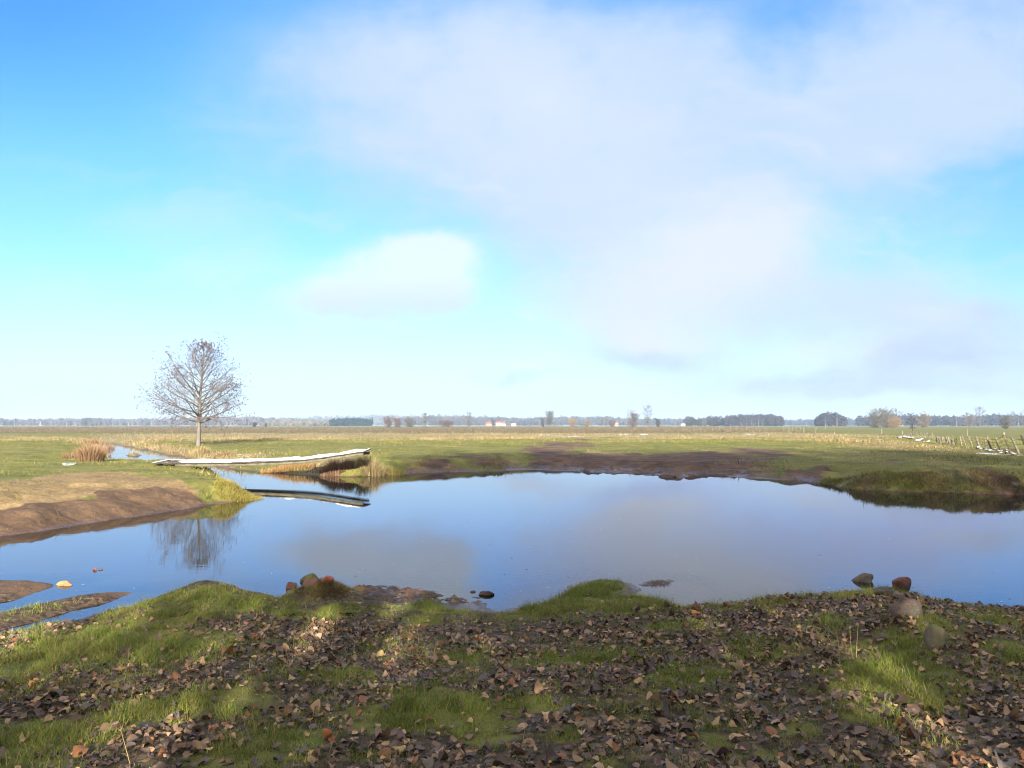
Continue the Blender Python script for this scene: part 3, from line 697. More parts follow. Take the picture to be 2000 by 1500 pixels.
for i, (nm, lb, ct, px, top, wp, D, colr, kw) in enumerate(FT):
    far_tree(nm, lb, ct, px, top, wp, D, 300 + i, colr, gA, **kw)

# far woods that read as one mass: many small leaf and twig clumps on trunks
def wood(name, label, px0, px1, tops, D, depth, n, col, seed, trunks=.25, tcol=(.20, .18, .17), face=None, bottom=0.0):
    rng = np.random.default_rng(seed)
    px = rng.uniform(px0, px1, n); dd = D + rng.uniform(0, depth, n)
    tp = np.interp(px, np.linspace(px0, px1, len(tops)), tops)
    x = (px - 1000) / F * dd
    y = dd
    z0 = height(x, y)
    H_ = (HC - (tp - 830) / F * dd - z0) * np.where(rng.random(n) < .12, rng.uniform(1.05, 1.3, n), rng.uniform(.6, 1.05, n))
    cw = H_ * rng.uniform(.22, .36, n)
    k = 90; fs = face or D * .0008
    u_ = rng.normal(0, 1, (n, k, 3)); u_ /= np.linalg.norm(u_, axis=2)[:, :, None]
    rad = rng.uniform(.35, 1, (n, k, 1)) ** .5
    cx = x[:, None] + u_[:, :, 0] * rad[:, :, 0] * cw[:, None]; cy = y[:, None] + u_[:, :, 1] * rad[:, :, 0] * cw[:, None]
    lo = bottom + .12
    cz = z0[:, None] + H_[:, None] * ((1 + lo) / 2 + (1 - lo) / 2 * u_[:, :, 2] * rad[:, :, 0] * .96)
    c0 = np.stack([cx, cy, cz], 2).reshape(-1, 1, 3)
    tri_ = rng.normal(0, 1, (n * k, 3, 3)) * np.array([fs, fs, fs * 1.2])
    V = (c0 + tri_)
    cc = np.asarray(col) * rng.uniform(.82, 1.18, (n, 1, 1)) * rng.uniform(.85, 1.15, (n, k, 1))
    cc = np.repeat(cc.reshape(-1, 3), 3, 0)
    nt = int(n * trunks); s = rng.choice(n, nt, False)
    tw_ = D * .00022
    tb = np.stack([x[s], y[s] - cw[s] * .8, z0[s]], 1)
    tV = np.stack([tb - [tw_, 0, .3], tb + [tw_, 0, -.3], tb + np.stack([np.full(nt, tw_ * .4), np.zeros(nt), H_[s] * .8], 1), tb + np.stack([np.full(nt, -tw_ * .4), np.zeros(nt), H_[s] * .8], 1)], 1)
    tc_ = np.repeat(np.asarray(tcol)[None] * rng.uniform(.7, 1.2, (nt, 1)), 4, 0)
    fT = np.arange(n * k * 3).reshape(-1, 3); fQ = np.arange(nt * 4).reshape(-1, 4) + n * k * 3
    o = mesh(name, np.vstack([V.reshape(-1, 3), tV.reshape(-1, 3)]), [fT, fQ], M_wood_far, cols=np.vstack([cc, tc_]))
    return prop(o, label, kind='stuff')
bk = (.062, .053, .053); pine = (.015, .026, .022); lil = (.085, .070, .072); dkb = (.036, .030, .035)
wood('distant_wood', 'pale birch wood along the left horizon', -260, 215, [812, 814, 815, 814.5, 820, 819.5, 819, 820], 1350, 260, 900, lil, 1, .45, (.36, .32, .30))
wood('distant_wood', 'dense round clump in the left birch wood', 162, 197, [820, 818, 818, 820], 1250, 60, 90, bk, 2)
wood('distant_wood', 'grey lilac wood behind the alder', 195, 620, [820, 819, 819, 817, 816, 817, 819, 821], 1500, 300, 900, lil, 3, .3, (.30, .27, .26))
wood('distant_wood', 'olive shrubs along the far edge of the meadow', 515, 655, [826, 823, 822.5, 823, 822], 1150, 60, 260, (.11, .10, .075), 4)
wood('distant_wood', 'dark blue green pine block on the meadow edge', 647, 725, [821, 820, 819.5, 819.5, 820], 1050, 90, 420, pine, 5, .02)
wood('distant_wood', 'wooded rise along the horizon left of centre', 470, 1010, [822, 818, 816, 814, 813, 813.5, 815, 816, 818], 2500, 500, 1100, (.08, .075, .075), 6, .1)
wood('distant_wood', 'mixed wood behind the houses', 780, 1090, [817, 814, 812, 814, 816, 817, 818, 817], 1500, 250, 520, bk, 7, .15)
wood('distant_wood', 'grey wood line right of the houses', 1040, 1345, [818, 816, 815, 816, 814, 817, 818.5, 818, 819, 818.5], 1600, 250, 560, bk, 8, .15)
wood('distant_wood', 'loose row of dark trees left of the dense wood', 1340, 1420, [817, 815, 816, 814, 816, 818], 1000, 60, 100, dkb, 9, .2)
wood('distant_wood', 'dense violet wood with a rounded right end', 1416, 1528, [816, 814, 813, 812.5, 813, 812, 813, 818], 950, 80, 560, dkb, 10, .2, (.16, .13, .13))
wood('distant_wood', 'low far wood between the two dense woods', 1500, 1700, [822, 822, 821, 820, 820, 819, 818], 1700, 200, 420, dkb, 11, .1)
wood('distant_wood', 'dome shaped dark copse right of centre', 1594, 1650, [819, 811, 809, 809, 811, 819], 850, 60, 330, dkb, 12, .2, (.15, .13, .13))
wood('distant_wood', 'long dark wood along the right horizon', 1676, 2250, [815, 812, 811, 814, 815, 813, 812, 812, 813, 811, 812, 814, 813], 1000, 160, 1500, dkb, 13, .25, (.18, .15, .14))

# ------------------------------------------------------------------ small houses by the far wood
def plain(name, col, rough=.8):
    m, t, b = material(name, rough); b.inputs['Base Color'].default_value = (*col, 1); return m
M_wall, M_roof, M_roofw, M_win = simple('house_wall', (.48, .45, .41), scale=.5, var=.12), simple('red_roof', (.21, .08, .055), scale=.8), simple('grey_roof', (.28, .26, .25), scale=.8), plain('window_glass', (.05, .06, .08), .2)
M_wall2 = simple('pink_wall', (.42, .2, .15), scale=.5, var=.15)
def box(x0, x1, y0, y1, z0, z1):
    V = [(x, y, z) for z in (z0, z1) for x, y in ((x0, y0), (x1, y0), (x1, y1), (x0, y1))]
    return V, [(0, 3, 2, 1), (4, 5, 6, 7), (0, 1, 5, 4), (1, 2, 6, 5), (2, 3, 7, 6), (3, 0, 4, 7)]
def house(px, D, wd, dp, hw, hr, roof, label, wallm=None, rot=0, gable=False):
    q_ = unproj(px, 829, D=D); z = gz(q_[0], q_[1])
    e = empty('house', (q_[0], q_[1], z), label, 'house', 'small houses by the far wood')
    V, Fq = box(-wd / 2, wd / 2, -dp / 2, dp / 2, -.2, hw)
    wl = mesh('wall', V, [Fq], wallm or M_wall, e)
    o_ = .4; a = wd / 2 + o_; c_ = dp / 2 + o_; zb = hw - .12
    if gable: V = [(-a, -c_, zb), (a, -c_, zb), (a, c_, zb), (-a, c_, zb), (0, -c_, hw + hr), (0, c_, hw + hr)]; Q = [(1, 2, 5, 4), (3, 0, 4, 5), (0, 3, 2, 1)]; T = [(0, 1, 4), (2, 3, 5)]
    else: V = [(-a, -c_, zb), (a, -c_, zb), (a, c_, zb), (-a, c_, zb), (-a, 0, hw + hr), (a, 0, hw + hr)]; Q = [(0, 1, 5, 4), (2, 3, 4, 5), (0, 3, 2, 1)]; T = [(1, 2, 5), (3, 0, 4)]
    rf = mesh('roof', V, [Q, T], roof, e)
    V, Fq = box(wd * .18, wd * .18 + .8, -.4, .4, hw + hr * .4, hw + hr + .9); mesh('chimney', V, [Fq], M_roof, rf)
    for k in np.linspace(-.32, .32, 3):
        V, Fq = box(k * wd - .6, k * wd + .6, -dp / 2 - .06, -dp / 2 + .02, hw * .3, hw * .72); mesh('window', V, [Fq], M_win, e)
    e.rotation_euler = (0, 0, rot)
house(955, 1000, 8, 8, 3.0, 2.6, M_roof, 'small red house with red roof, left of the dark tree by the far wood', M_wall2)
house(974, 1000, 7, 8, 3.6, 2.8, M_roof, 'white house with orange red roof, right of the dark tree by the far wood')
house(983, 1010, 5.5, 8, 3.0, 3.2, M_roof, 'white gabled house touching the right side of the white house with orange red roof', gable=True)
house(1003, 1000, 5.5, 6, 2.2, 1.4, M_roofw, 'low white shed alone right of the white houses')
house(1204, 900, 3.6, 6, 3.0, 2.0, M_roof, 'tiny pale house half hidden by the reddish brown bush', gable=True)
house(1334, 1000, 4.5, 6, 2.0, 1.4, M_roofw, 'tiny white house at the left of the dotted far tree row')

# ------------------------------------------------------------------ fences
M_post = simple('weathered_post', (.16, .14, .10), scale=20, bump=.3)
M_postp = simple('pale_post', (.18, .155, .12), scale=20, bump=.2)
M_wire = plain('fence_wire', (.16, .15, .14), .5)
def post_mesh(h, r, lx, ly, seed):
    rng = np.random.default_rng(seed); n = 7; V = []
    for k, f in enumerate((-.12, .5, 1.0)):
        rr_ = r * (1.1 - .25 * f)
        for i in range(n):
            a = i * 2 * np.pi / n; V.append((lx * f * h + math.cos(a) * rr_ * rng.uniform(.85, 1.15), ly * f * h + math.sin(a) * rr_ * rng.uniform(.85, 1.15), h * f + (rng.uniform(-.03, .03) if k == 2 else 0)))
    Q = [[k * n + i, k * n + (i + 1) % n, (k + 1) * n + (i + 1) % n, (k + 1) * n + i] for k in range(2) for i in range(n)]
    return V, Q, [list(range(2 * n, 3 * n))]
def fence(label, posts, mat, wires, r, origin, group=None):
    """posts: (px, base row, top row, lean px)"""
    e = empty('fence', (0, 0, 0), label, 'fence', group)
    tops = []
    for i, (px, by, ty, ln) in enumerate(posts):
        q_ = hit(px, by); x, y, z = q_
        h = (by - ty) / F * y; lx = ln / max(1, by - ty)
        V, Q, C_ = post_mesh(h, r * (1 + .3 * math.sin(i * 2.3)), lx, 0, 900 + i)
        o = mesh('post', V, [Q, C_], mat, e); o.location = (x, y, z)
        tops.append((x, y, z, h, lx))
    for wf in wires:
        pts = [np.array((x + lx * h * wf, y - .05, z + h * wf)) for x, y, z, h, lx in tops]
        sg = [(*a, *b_, .012, .012) for a, b_ in zip(pts[:-1], pts[1:])]
        me = tubes('wire', sg, M_wire, e, 4)
        me.data.materials.clear(); me.data.materials.append(M_wire)
    return e
fence('leaning weathered post and wire fence running down the right edge of the pasture',
      [(2012, 894, 851, -16), (1991, 888, 855, -14), (1973, 882, 845, -13), (1955, 881, 855, -10), (1937, 879, 853, -9), (1927, 878, 855, -3), (1913, 875, 853, -6), (1899, 872, 852, -7), (1886, 870, 850, -7), (1878, 870, 852, -3)],
      M_post, (.35, .6, .85), .05, 0)
rng = np.random.default_rng(77)
st = [(1869 - i * 2.4 + rng.uniform(-.8, .8), 869 - i * .12 + rng.uniform(-.5, .5), 854 + rng.uniform(-2, 4), rng.uniform(-3, 0)) for i in range(18)]
st += [(1826 - i * 4.4 + rng.uniform(-1, 1), 857.5 - i * .55, 845 - i * .2 + rng.uniform(-1, 2), -rng.uniform(2, 6)) for i in range(12)]
fence('crowded pale stakes of a broken fence between the rubble and the leaning fence', st, M_postp, (.7,), .035, 0)
far_posts = [(1336, 842, 837, 0), (1341, 841.6, 836.5, 0), (1348, 842, 836.3, 0), (1357, 841.5, 837, 0), (1368, 841.5, 836, 0), (1381, 841.5, 834.5, 0), (1392, 841.5, 835.5, 0), (1405, 841.6, 834, 0), (1416, 841.5, 836, 0), (1426, 841.5, 834.5, 0), (1438, 841.5, 834, 0),
             (1449, 841, 835.5, 0), (1458, 841, 835, 0), (1469, 841.3, 836, 0), (1478, 841, 835, 0), (1496, 841, 834.2, 0), (1512, 841, 835, 0), (1531, 841, 833.5, 0), (1548, 841, 833, 0), (1555, 839, 832.5, 0), (1563, 839, 833, 0), (1580, 839, 832.5, 0), (1595, 838.5, 833, 0), (1612, 838.5, 832.5, 0), (1630, 838, 832.5, 0)]
fence('long far row of small pale posts before the dense violet wood', far_posts, M_postp, (), .07, 0)
fence('row of taller pale posts on the green pasture right of centre', [(1541, 845, 833, 0), (1570, 845.5, 834.5, 0), (1592, 847, 835.5, 0), (1630, 848, 843.5, 0)], M_postp, (.6,), .075, 0)
fence('thin dark posts standing singly on the right hand green field', [(1722, 847, 838, 0), (1762, 848, 841, 0), (1889, 851, 838, 0), (1961, 858, 844, 0)], M_post, (), .10, 0)

# ------------------------------------------------------------------ footbridge
M_beam = simple('bridge_beam', (.115, .105, .072), scale=5, bump=.4, var=.4)
M_plank = simple('bridge_planks', (.06, .05, .04), scale=8, bump=.4)
M_snow = simple('snow', (.80, .83, .88), scale=5, var=.06, bump=.25, rough=.6)
def sect(xs, yc, prof, mat, name, parent):
    """sweep a closed (y, z) profile list along xs"""
    n = len(prof[0]); V = [(x, yc_ + a, b_) for x, yc_, pr in zip(xs, yc, prof) for a, b_ in pr]
    Q = [[k * n + i, k * n + (i + 1) % n, (k + 1) * n + (i + 1) % n, (k + 1) * n + i] for k in range(len(xs) - 1) for i in range(n)]
    m_ = len(V)
    return mesh(name, V, [Q, [list(range(n))[::-1], list(range(m_ - n, m_))]], mat, parent)
bx = np.array([unproj(px, 900, D=31.5)[0] for px in (305, 345, 400, 450, 520, 600, 660, 713)])
btop = np.array([.64, .64, .635, .645, .675, .755, .925, 1.10])
bt = lambda x: np.interp(x, bx, btop)
bridge = empty('footbridge', (float(bx[3]), 32, .0), 'long low plank footbridge covered in fresh snow across the stream mouth', 'bridge')
bl = np.array(bridge.location)
rng = np.random.default_rng(5)
xs = np.linspace(bx[1], bx[-1] - .05, 40); zt = np.convolve(np.pad(bt(xs), 3, 'edge'), np.ones(7) / 7, 'valid')
for nm, y0 in (('beam', 31.45), ('beam', 32.75)):
    sect(xs - bl[0], np.full(40, y0 - bl[1]), [[(-.09, z - .155 + rng.normal(0, .004)), (.09, z - .155), (.09, z - .045), (-.09, z - .045)] for z in zt], M_beam, nm, bridge)
xs2 = np.linspace(bx[0], bx[-1], 60); zt2 = np.convolve(np.pad(bt(xs2), 3, 'edge'), np.ones(7) / 7, 'valid')
pv, pf = [], []
for k in range(34):                                     # cross planks, each a board with a gap
    xa = bx[0] + (bx[-1] - bx[0]) * (k + .04) / 34; xb = bx[0] + (bx[-1] - bx[0]) * (k + .96) / 34
    za, zb_ = np.interp([xa, xb], xs2, zt2); j = rng.normal(0, .025)
    o = len(pv)
    for x, z in ((xa, za), (xb, zb_)):
        pv += [(x - bl[0], 31.30 + j - bl[1], z - .042), (x - bl[0], 32.95 + j - bl[1], z + .03), (x - bl[0], 32.95 + j - bl[1], z + .07), (x - bl[0], 31.30 + j - bl[1], z)]
    pf += [[o + a for a in q_] for q_ in ((0, 1, 2, 3), (7, 6, 5, 4), (0, 4, 5, 1), (3, 2, 6, 7), (0, 3, 7, 4), (1, 5, 6, 2))]
mesh('deck', pv, [pf], M_plank, bridge)
xs3 = np.linspace(bx[0] - .1, bx[-1] - .02, 170); zt3 = np.interp(xs3, xs2, zt2); nv = 9
sv = []
for i, x in enumerate(xs3):
    ed = (vnoise(np.array([x * 2.6]), np.array([3.0]), 4)[0] - .5) * .12
    for k in range(nv):
        f = k / (nv - 1); y = 31.33 + ed + f * 1.55
        n_ = fbm(np.array([x * 1.7]), np.array([y * 4.5]), 12, 4)[0]
        edge = min(1, min(f, 1 - f) * 6 + .25) * min(1, (len(xs3) - 1 - i) / 4, i / 6 + .2)
        sv.append((x - bl[0], y - bl[1], zt3[i] + .07 * f + (n_ - .47) * .19 * edge * (1 if x > bx[4] else .5 if x > bx[1] else .25) + (.012 if x > bx[1] else -.01) * edge))
si = np.arange(len(sv)).reshape(len(xs3), nv)
sq = np.stack([si[:-1, :-1], si[1:, :-1], si[1:, 1:], si[:-1, 1:]], -1).reshape(-1, 4)
mesh('snow_layer', sv, [sq], M_snow, bridge, smooth=True)
# the narrow snowy plank beyond the alder
q0 = unproj(391, 864.5, .72); q1 = unproj(428, 862.5, .72)
pe = empty('plank', ((q0[0] + q1[0]) / 2, q0[1], gz(q0[0], q0[1])), 'single narrow snow covered plank laid over the bank behind the alder', 'plank')
hw = (q1[0] - q0[0]) / 2
V, Fq = box(-hw, hw, -.15, .15, .12, .18); mesh('board', V, [Fq], M_plank, pe)
V, Fq = box(-hw + .03, hw - .02, -.14, .14, .183, .24); mesh('snow_layer', V, [Fq], M_snow, pe)
V, Fq = box(hw - .35, hw + .25, -.2, .2, -.3, .115); mesh('support', V, [Fq], M_plank, pe)

# ------------------------------------------------------------------ stones
import bmesh
def stone_bm(seed, sx, sy, sz, rough=.28, sub=4, flat=0.0):
    bm = bmesh.new(); bmesh.ops.create_icosphere(bm, subdivisions=sub, radius=1)
    co = np.array([v_.co[:] for v_ in bm.verts])
    rng = np.random.default_rng(seed); disp = np.zeros(len(co))
    for k in range(9):                                   # broad facets
        d_ = rng.normal(0, 1, 3); d_ /= np.linalg.norm(d_); cut = rng.uniform(.42, .82)
        dd = co @ d_; ex = np.clip(dd - cut, 0, None); co = co - ex[:, None] * d_ * .75
    for f, a in ((1.7, .5), (4, .18), (9, .07)):
        disp += (fbm(co[:, 0] * f + seed, co[:, 1] * f + co[:, 2] * f * .7, seed, 2) - .5) * a
    co = co * (1 + disp[:, None] * rough * 2)
    co *= np.array([sx, sy, sz])
    Fs = np.array([[v_.index for v_ in f.verts] for f in bm.faces]); bm.free()
    return co, Fs
M_mudclod = simple('mud_clod', (.065, .046, .036), scale=14, bump=.8)
def stone_mat(nm, c1, c2):
    m, t, b = material(nm, .72, .4)
    tc = t.new('ShaderNodeTexCoord').outputs['Object']
    n1, n2, n3 = t.noise(tc, 9, 7, .65), t.noise(tc, 70, 3, .6), t.noise(tc, 3, 3, .5)
    c_ = t.mix(t.ramp(n1, .38, .62), c1, c2)
    c_ = t.mix(t.math('MULTIPLY', t.ramp(n2, .55, .7), .55), c_, tuple(min(.5, a * 1.9) for a in c1))
    c_ = t.mix(t.math('MULTIPLY', t.ramp(n3, .52, .66), .6), c_, (.055, .058, .034))
    t.put(b.inputs['Base Color'], c_)
    bn = t.new('ShaderNodeBump'); bn.inputs['Strength'].default_value = .8; bn.inputs['Distance'].default_value = .03
    t.l.new(t.math('ADD', n1, t.math('MULTIPLY', n2, .3)), bn.inputs['Height']); t.l.new(bn.outputs[0], b.inputs['Normal'])
    return m
M_gran, M_redst, M_ochre = stone_mat('grey_brown_stone', (.115, .085, .06), (.055, .045, .035)), stone_mat('red_stone', (.13, .042, .030), (.065, .028, .024)), stone_mat('ochre_stone', (.36, .19, .075), (.20, .10, .045))
M_pinkst, M_dark, M_pale = stone_mat('pinkish_stone', (.115, .08, .064), (.06, .048, .042)), stone_mat('dark_stone', (.05, .042, .038), (.028, .024, .022)), stone_mat('pale_stone', (.22, .23, .23), (.15, .16, .16))
def mossy(nm, st_, ms):
    m, t, b = material(nm, .85)
    tc = t.new('ShaderNodeTexCoord').outputs['Object']; gm = t.new('ShaderNodeNewGeometry')
    sp_ = t.new('ShaderNodeSeparateXYZ'); t.l.new(gm.outputs['Normal'], sp_.inputs[0])
    n = t.noise(tc, 12, 6, .65); n2 = t.noise(tc, 3, 4, .5)
    k = t.ramp(t.math('ADD', t.math('MULTIPLY', sp_.outputs[2], .5), t.math('MULTIPLY', t.math('ADD', n, n2), .5)), .45, .75)
    t.put(b.inputs['Base Color'], t.mix(k, t.mix(n, st_, tuple(c * .5 for c in st_)), t.mix(n2, ms, tuple(c * .55 for c in ms))))
    bn = t.new('ShaderNodeBump'); bn.inputs['Strength'].default_value = .7; bn.inputs['Distance'].default_value = .02
    t.l.new(n, bn.inputs['Height']); t.l.new(bn.outputs[0], b.inputs['Normal'])
    return m
M_mossy = mossy('mossy_stone', (.11, .085, .06), (.085, .095, .018))
M_mossyg = mossy('mossy_grey_stone', (.15, .125, .09), (.11, .11, .05))
def stone(label, px, py, z, wpx, hpx, mat, seed, name='stone', cat='stone', sink=.35, depth=.8, rot=0, group=None, rough=.28, sub=4):
    """px,py: where its visible foot sits; wpx/hpx: visible size in photo pixels"""
    q_ = hit(px, py); D = q_[1]
    w_, h_ = wpx / F * D, hpx / F * D
    zz = max(gz(q_[0], D), 0 if z <= .02 else -1)
    sz = h_ / (2 - 2 * sink) * 1.05
    V, Fs = stone_bm(seed, w_ / 2 * 1.06, w_ / 2 * depth, sz, rough, sub)
    o = mesh(name, V, [Fs], mat, smooth=True, loc=(q_[0], D + w_ / 2 * depth * .6, zz + sz * (1 - 2 * sink)))
    o.rotation_euler = (0, 0, rot)
    return prop(o, label, cat, group)
stone('rounded greyish brown boulder half sunk in the water near the right bank', 1689, 1137, 0, 50, 19, M_gran, 11, 'boulder', 'boulder', .42, .8)
stone('dark red rounded boulder on the tip of the right bank', 1768, 1156, .0, 41, 27, M_redst, 12, 'boulder', 'boulder', .3, .9)
stone('flat dark grey stone lying at the waterline in front of the red boulder', 1737, 1163, .05, 46, 14, M_dark, 13, 'stone', 'stone', .3, .8)
stone('small angular brown stone between the flat grey stone and the big pinkish boulder', 1758, 1173, .12, 22, 18, M_gran, 14, 'stone', 'stone', .2, .8, rough=.4)
stone('big angular pinkish brown boulder on the mound below the red one', 1777, 1207, .25, 66, 36, M_pinkst, 15, 'boulder', 'boulder', .3, .7, rough=.36)
stone('upright mossy grey stone with dry grass at its foot, nearest of the right hand boulders', 1829, 1268, .33, 48, 52, M_mossyg, 16, 'boulder', 'boulder', .25, .6, rough=.36)
stone('mossy green topped boulder crowning the small stone heap at the shore', 606, 1138, .08, 46, 24, M_mossy, 17, 'boulder', 'boulder', .3, .8)
stone('red rounded stone at the left end of the shore heap', 570, 1150, .08, 24, 16, M_redst, 18, 'stone', 'stone', .3, .8)
stone('red brown stone in the middle of the shore heap under the mossy boulder', 600, 1148, .08, 38, 18, M_redst, 19, 'stone', 'stone', .3, .8)
stone('bright orange red wedge shaped stone at the right of the mossy boulder', 639, 1141, .08, 24, 14, stone_mat('orange_stone', (.30, .085, .04), (.17, .06, .035)), 20, 'stone', 'stone', .25, .8, rough=.4)
stone('orange ochre stone lying in shallow water beside the left sand spit', 123, 1144, 0, 28, 9, M_ochre, 22, 'stone', 'stone', .4, .6)
stone('small dark red pebble poking out of the water, left one of two', 185, 1114, 0, 9, 5, M_redst, 23, 'stone', 'stone', .3, .8, sub=3)
stone('small brown pebble poking out of the water, right one of two', 195, 1113, 0, 9, 4, M_gran, 24, 'stone', 'stone', .3, .8, sub=3)
stone('flat dark mud clod in the water off the mud flat', 953, 1163, 0, 34, 7, M_mudclod, 25, 'clod', 'clod', .35, .6, rough=.4)
stone('small dark mud clod left of the flat mud clod', 925, 1157, 0, 14, 3, M_mudclod, 26, 'clod', 'clod', .35, .6, rough=.4, sub=3)
stone('dark brown clod at the edge of the lit near grass beside the spit channel', 211, 1199, .1, 14, 10, M_mudclod, 27, 'clod', 'clod', .25, .8, rough=.4, sub=3)
stone('pale grey smooth stone lying in the green grass of the left bank', 129, 909, .6, 32, 7, M_pale, 28, 'boulder', 'boulder', .25, .7)
stone('orange brown stone lying in the foreground grass', 638, 1447, .46, 22, 24, simple('orange_pebble', (.30, .10, .03), scale=30, col2=(.20, .07, .025)), 29, 'stone', 'stone', .2, .8)
stone('rust brown lump standing at the water edge right of the green spit', 1360, 1196, .22, 18, 16, simple('rust_lump', (.07, .035, .022), scale=14, bump=.8), 30, 'clod', 'clod', .2, .8, rough=.45)
stone('small brown lump on the right edge of the near bank by the water', 1876, 1202, .35, 13, 12, simple('brown_lump', (.06, .04, .028), scale=14, bump=.8), 31, 'clod', 'clod', .2, .8, rough=.45, sub=3)
stone('dark broken mud clump at the water edge of the trampled far shore', 1305, 933, .05, 50, 12, simple('far_clod', (.062, .042, .032), scale=6, bump=.9), 32, 'clod', 'clod', .4, .8, rough=.5)
stone('pale stone under the right end of the far bank near the photo edge', 1985, 950, .35, 22, 9, M_pinkst, 33, 'stone', 'stone', .35, .8)
# snow dusted rubble beside the fences
def dusted(nm):
    m, t, b = material(nm, .8)
    tc = t.new('ShaderNodeTexCoord').outputs['Object']; gm = t.new('ShaderNodeNewGeometry')
    sp_ = t.new('ShaderNodeSeparateXYZ'); t.l.new(gm.outputs['Normal'], sp_.inputs[0])
    k = t.ramp(t.math('ADD', sp_.outputs[2], t.math('MULTIPLY', t.noise(tc, 6, 4, .6), .5)), .8, 1.0)
    t.put(b.inputs['Base Color'], t.mix(k, (.06, .05, .042), (.42, .45, .50)))
    return m
M_dust = dusted('snow_dusted_stone')
rng = np.random.default_rng(8)
for i in range(30):
    if i < 16: px = 1758 + i * 3.9 + rng.uniform(-3, 3); py = 855 + (px - 1758) * .16 + rng.uniform(-2, 3); grp = 'snow dusted rubble by the broken stakes'; lb = 'snow dusted rubble stone in the heap by the pale broken stakes'
    else: px = 1912 + (i - 16) * 5.4 + rng.uniform(-3, 3); py = 877 + (px - 1912) * .14 + rng.uniform(-2, 3); grp = 'snow dusted rubble below the leaning fence'; lb = 'snow dusted rubble stone in the row below the leaning fence'
    stone(lb, px, py, .66, rng.uniform(7, 14), rng.uniform(3, 6), M_dust, 60 + i, 'rubble_stone', 'stone', .3, .9, rng.uniform(0, 6), grp, .45, 2)

# ------------------------------------------------------------------ grass
def col_mix(rng, n, pal, wt):
    c_ = np.array(pal)[rng.choice(len(pal), n, p=wt)]
    return c_ * rng.uniform(.75, 1.25, (n, 1)) * rng.uniform(.92, 1.08, (n, 3))
GREEN = [(.11, .16, .022), (.165, .195, .032), (.22, .205, .05), (.27, .20, .08), (.07, .105, .018)]
rng = np.random.default_rng(31)
# short grass of the near bank
N = 950000
ang = rng.uniform(-.66, .66, N); rad_ = np.sqrt(rng.uniform(3.2 ** 2, 10.8 ** 2, N))
x, y = rad_ * np.sin(ang), rad_ * np.cos(ang)
zz, sd_, hb_, _ = height(x, y, True)
gd = near_grass(x, y)
tuft = fbm(x * 9, y * 9, 91, 3)
keep = (rng.random(N) < np.clip(gd * 1.15 - .08, .0, 1) * np.clip((tuft - .28) * 2.6, .05, 1) + .17 * np.clip((tuft - .33) * 4, 0, 1)) & (zz > .035) & (sd_ > .03)
keep &= ~((hb_ < .072) & (zz < .075) & (rng.random(N) < .93))
x, y, zz, gd, sdk = x[keep], y[keep], zz[keep], gd[keep], sd_[keep]
n = len(x); yl = fbm(x * .8, y * .8, 93, 3)
left = sstep(.5, -2.5, x)
cA = col_mix(rng, n, GREEN, [.36, .30, .14, .06, .14]); cB = col_mix(rng, n, GREEN, [.20, .28, .26, .20, .06])
pick = rng.random(n) < np.clip((yl - .42) * 3 + left * .3, 0, 1)
cc = np.where(pick[:, None], cB, cA)
edge = sstep(.6, .1, sdk)
hgt = rng.gamma(4, .0105, n) * np.clip(.35 + 2.2 * (fbm(x * 3.2, y * 3.2, 151, 3) - .25), .35, 1.9) * (.7 + .6 * gd) * (1 + .35 * edge)
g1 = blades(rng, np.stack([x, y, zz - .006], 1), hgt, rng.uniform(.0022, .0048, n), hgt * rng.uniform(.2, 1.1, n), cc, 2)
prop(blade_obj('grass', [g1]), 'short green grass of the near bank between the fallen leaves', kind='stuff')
# pasture tufts on the far and left banks
N = 460000
y = 11 + rng.power(.95, N) * 78; x = rng.uniform(-.72, .72, N) * (y + 2)
zz, sd_, hb_, _ = height(x, y, True)
mk = masks(x, y, zz, sd_, hb_)
bare = np.clip(mk[0] * 1.1 + mk[5] * 1.1 + mk[4] * .5, 0, 1)
keep = (zz > .05) & (sd_ > .05) & (rng.random(N) > bare * .985)
x, y, zz = x[keep], y[keep], zz[keep]; strw = mk[1][keep]; sdk = sd_[keep]; n = len(x)
cl = fbm(x * .7, y * .7, 95, 4); yl = fbm(x * .18, y * .18, 97, 3)
PAST = [(.095, .118, .018), (.14, .145, .028), (.185, .16, .05), (.062, .078, .015)]
STRW = [(.24, .185, .09), (.32, .27, .15), (.16, .11, .055), (.10, .07, .035)]
cc = np.where((rng.random(n) < np.clip(strw * 1.3, 0, 1) + .10 + .25 * (yl > .56))[:, None], col_mix(rng, n, STRW, [.35, .25, .25, .15]), col_mix(rng, n, PAST, [.35, .30, .15, .20]))
bank = sstep(1.6, .2, sdk)
hgt = rng.gamma(5, .011, n) * (.45 + 2.0 * (cl - .3)) * (1 + 1.3 * bank + 1.6 * strw) * np.where(y > 60, 1.4, 1)
hgt = np.clip(hgt, .012, .6)
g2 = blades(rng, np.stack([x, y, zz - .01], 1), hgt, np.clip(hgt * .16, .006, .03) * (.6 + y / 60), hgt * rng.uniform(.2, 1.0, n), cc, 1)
prop(blade_obj('pasture_grass', [g2]), 'grazed pasture grass over the far and left banks', kind='stuff')
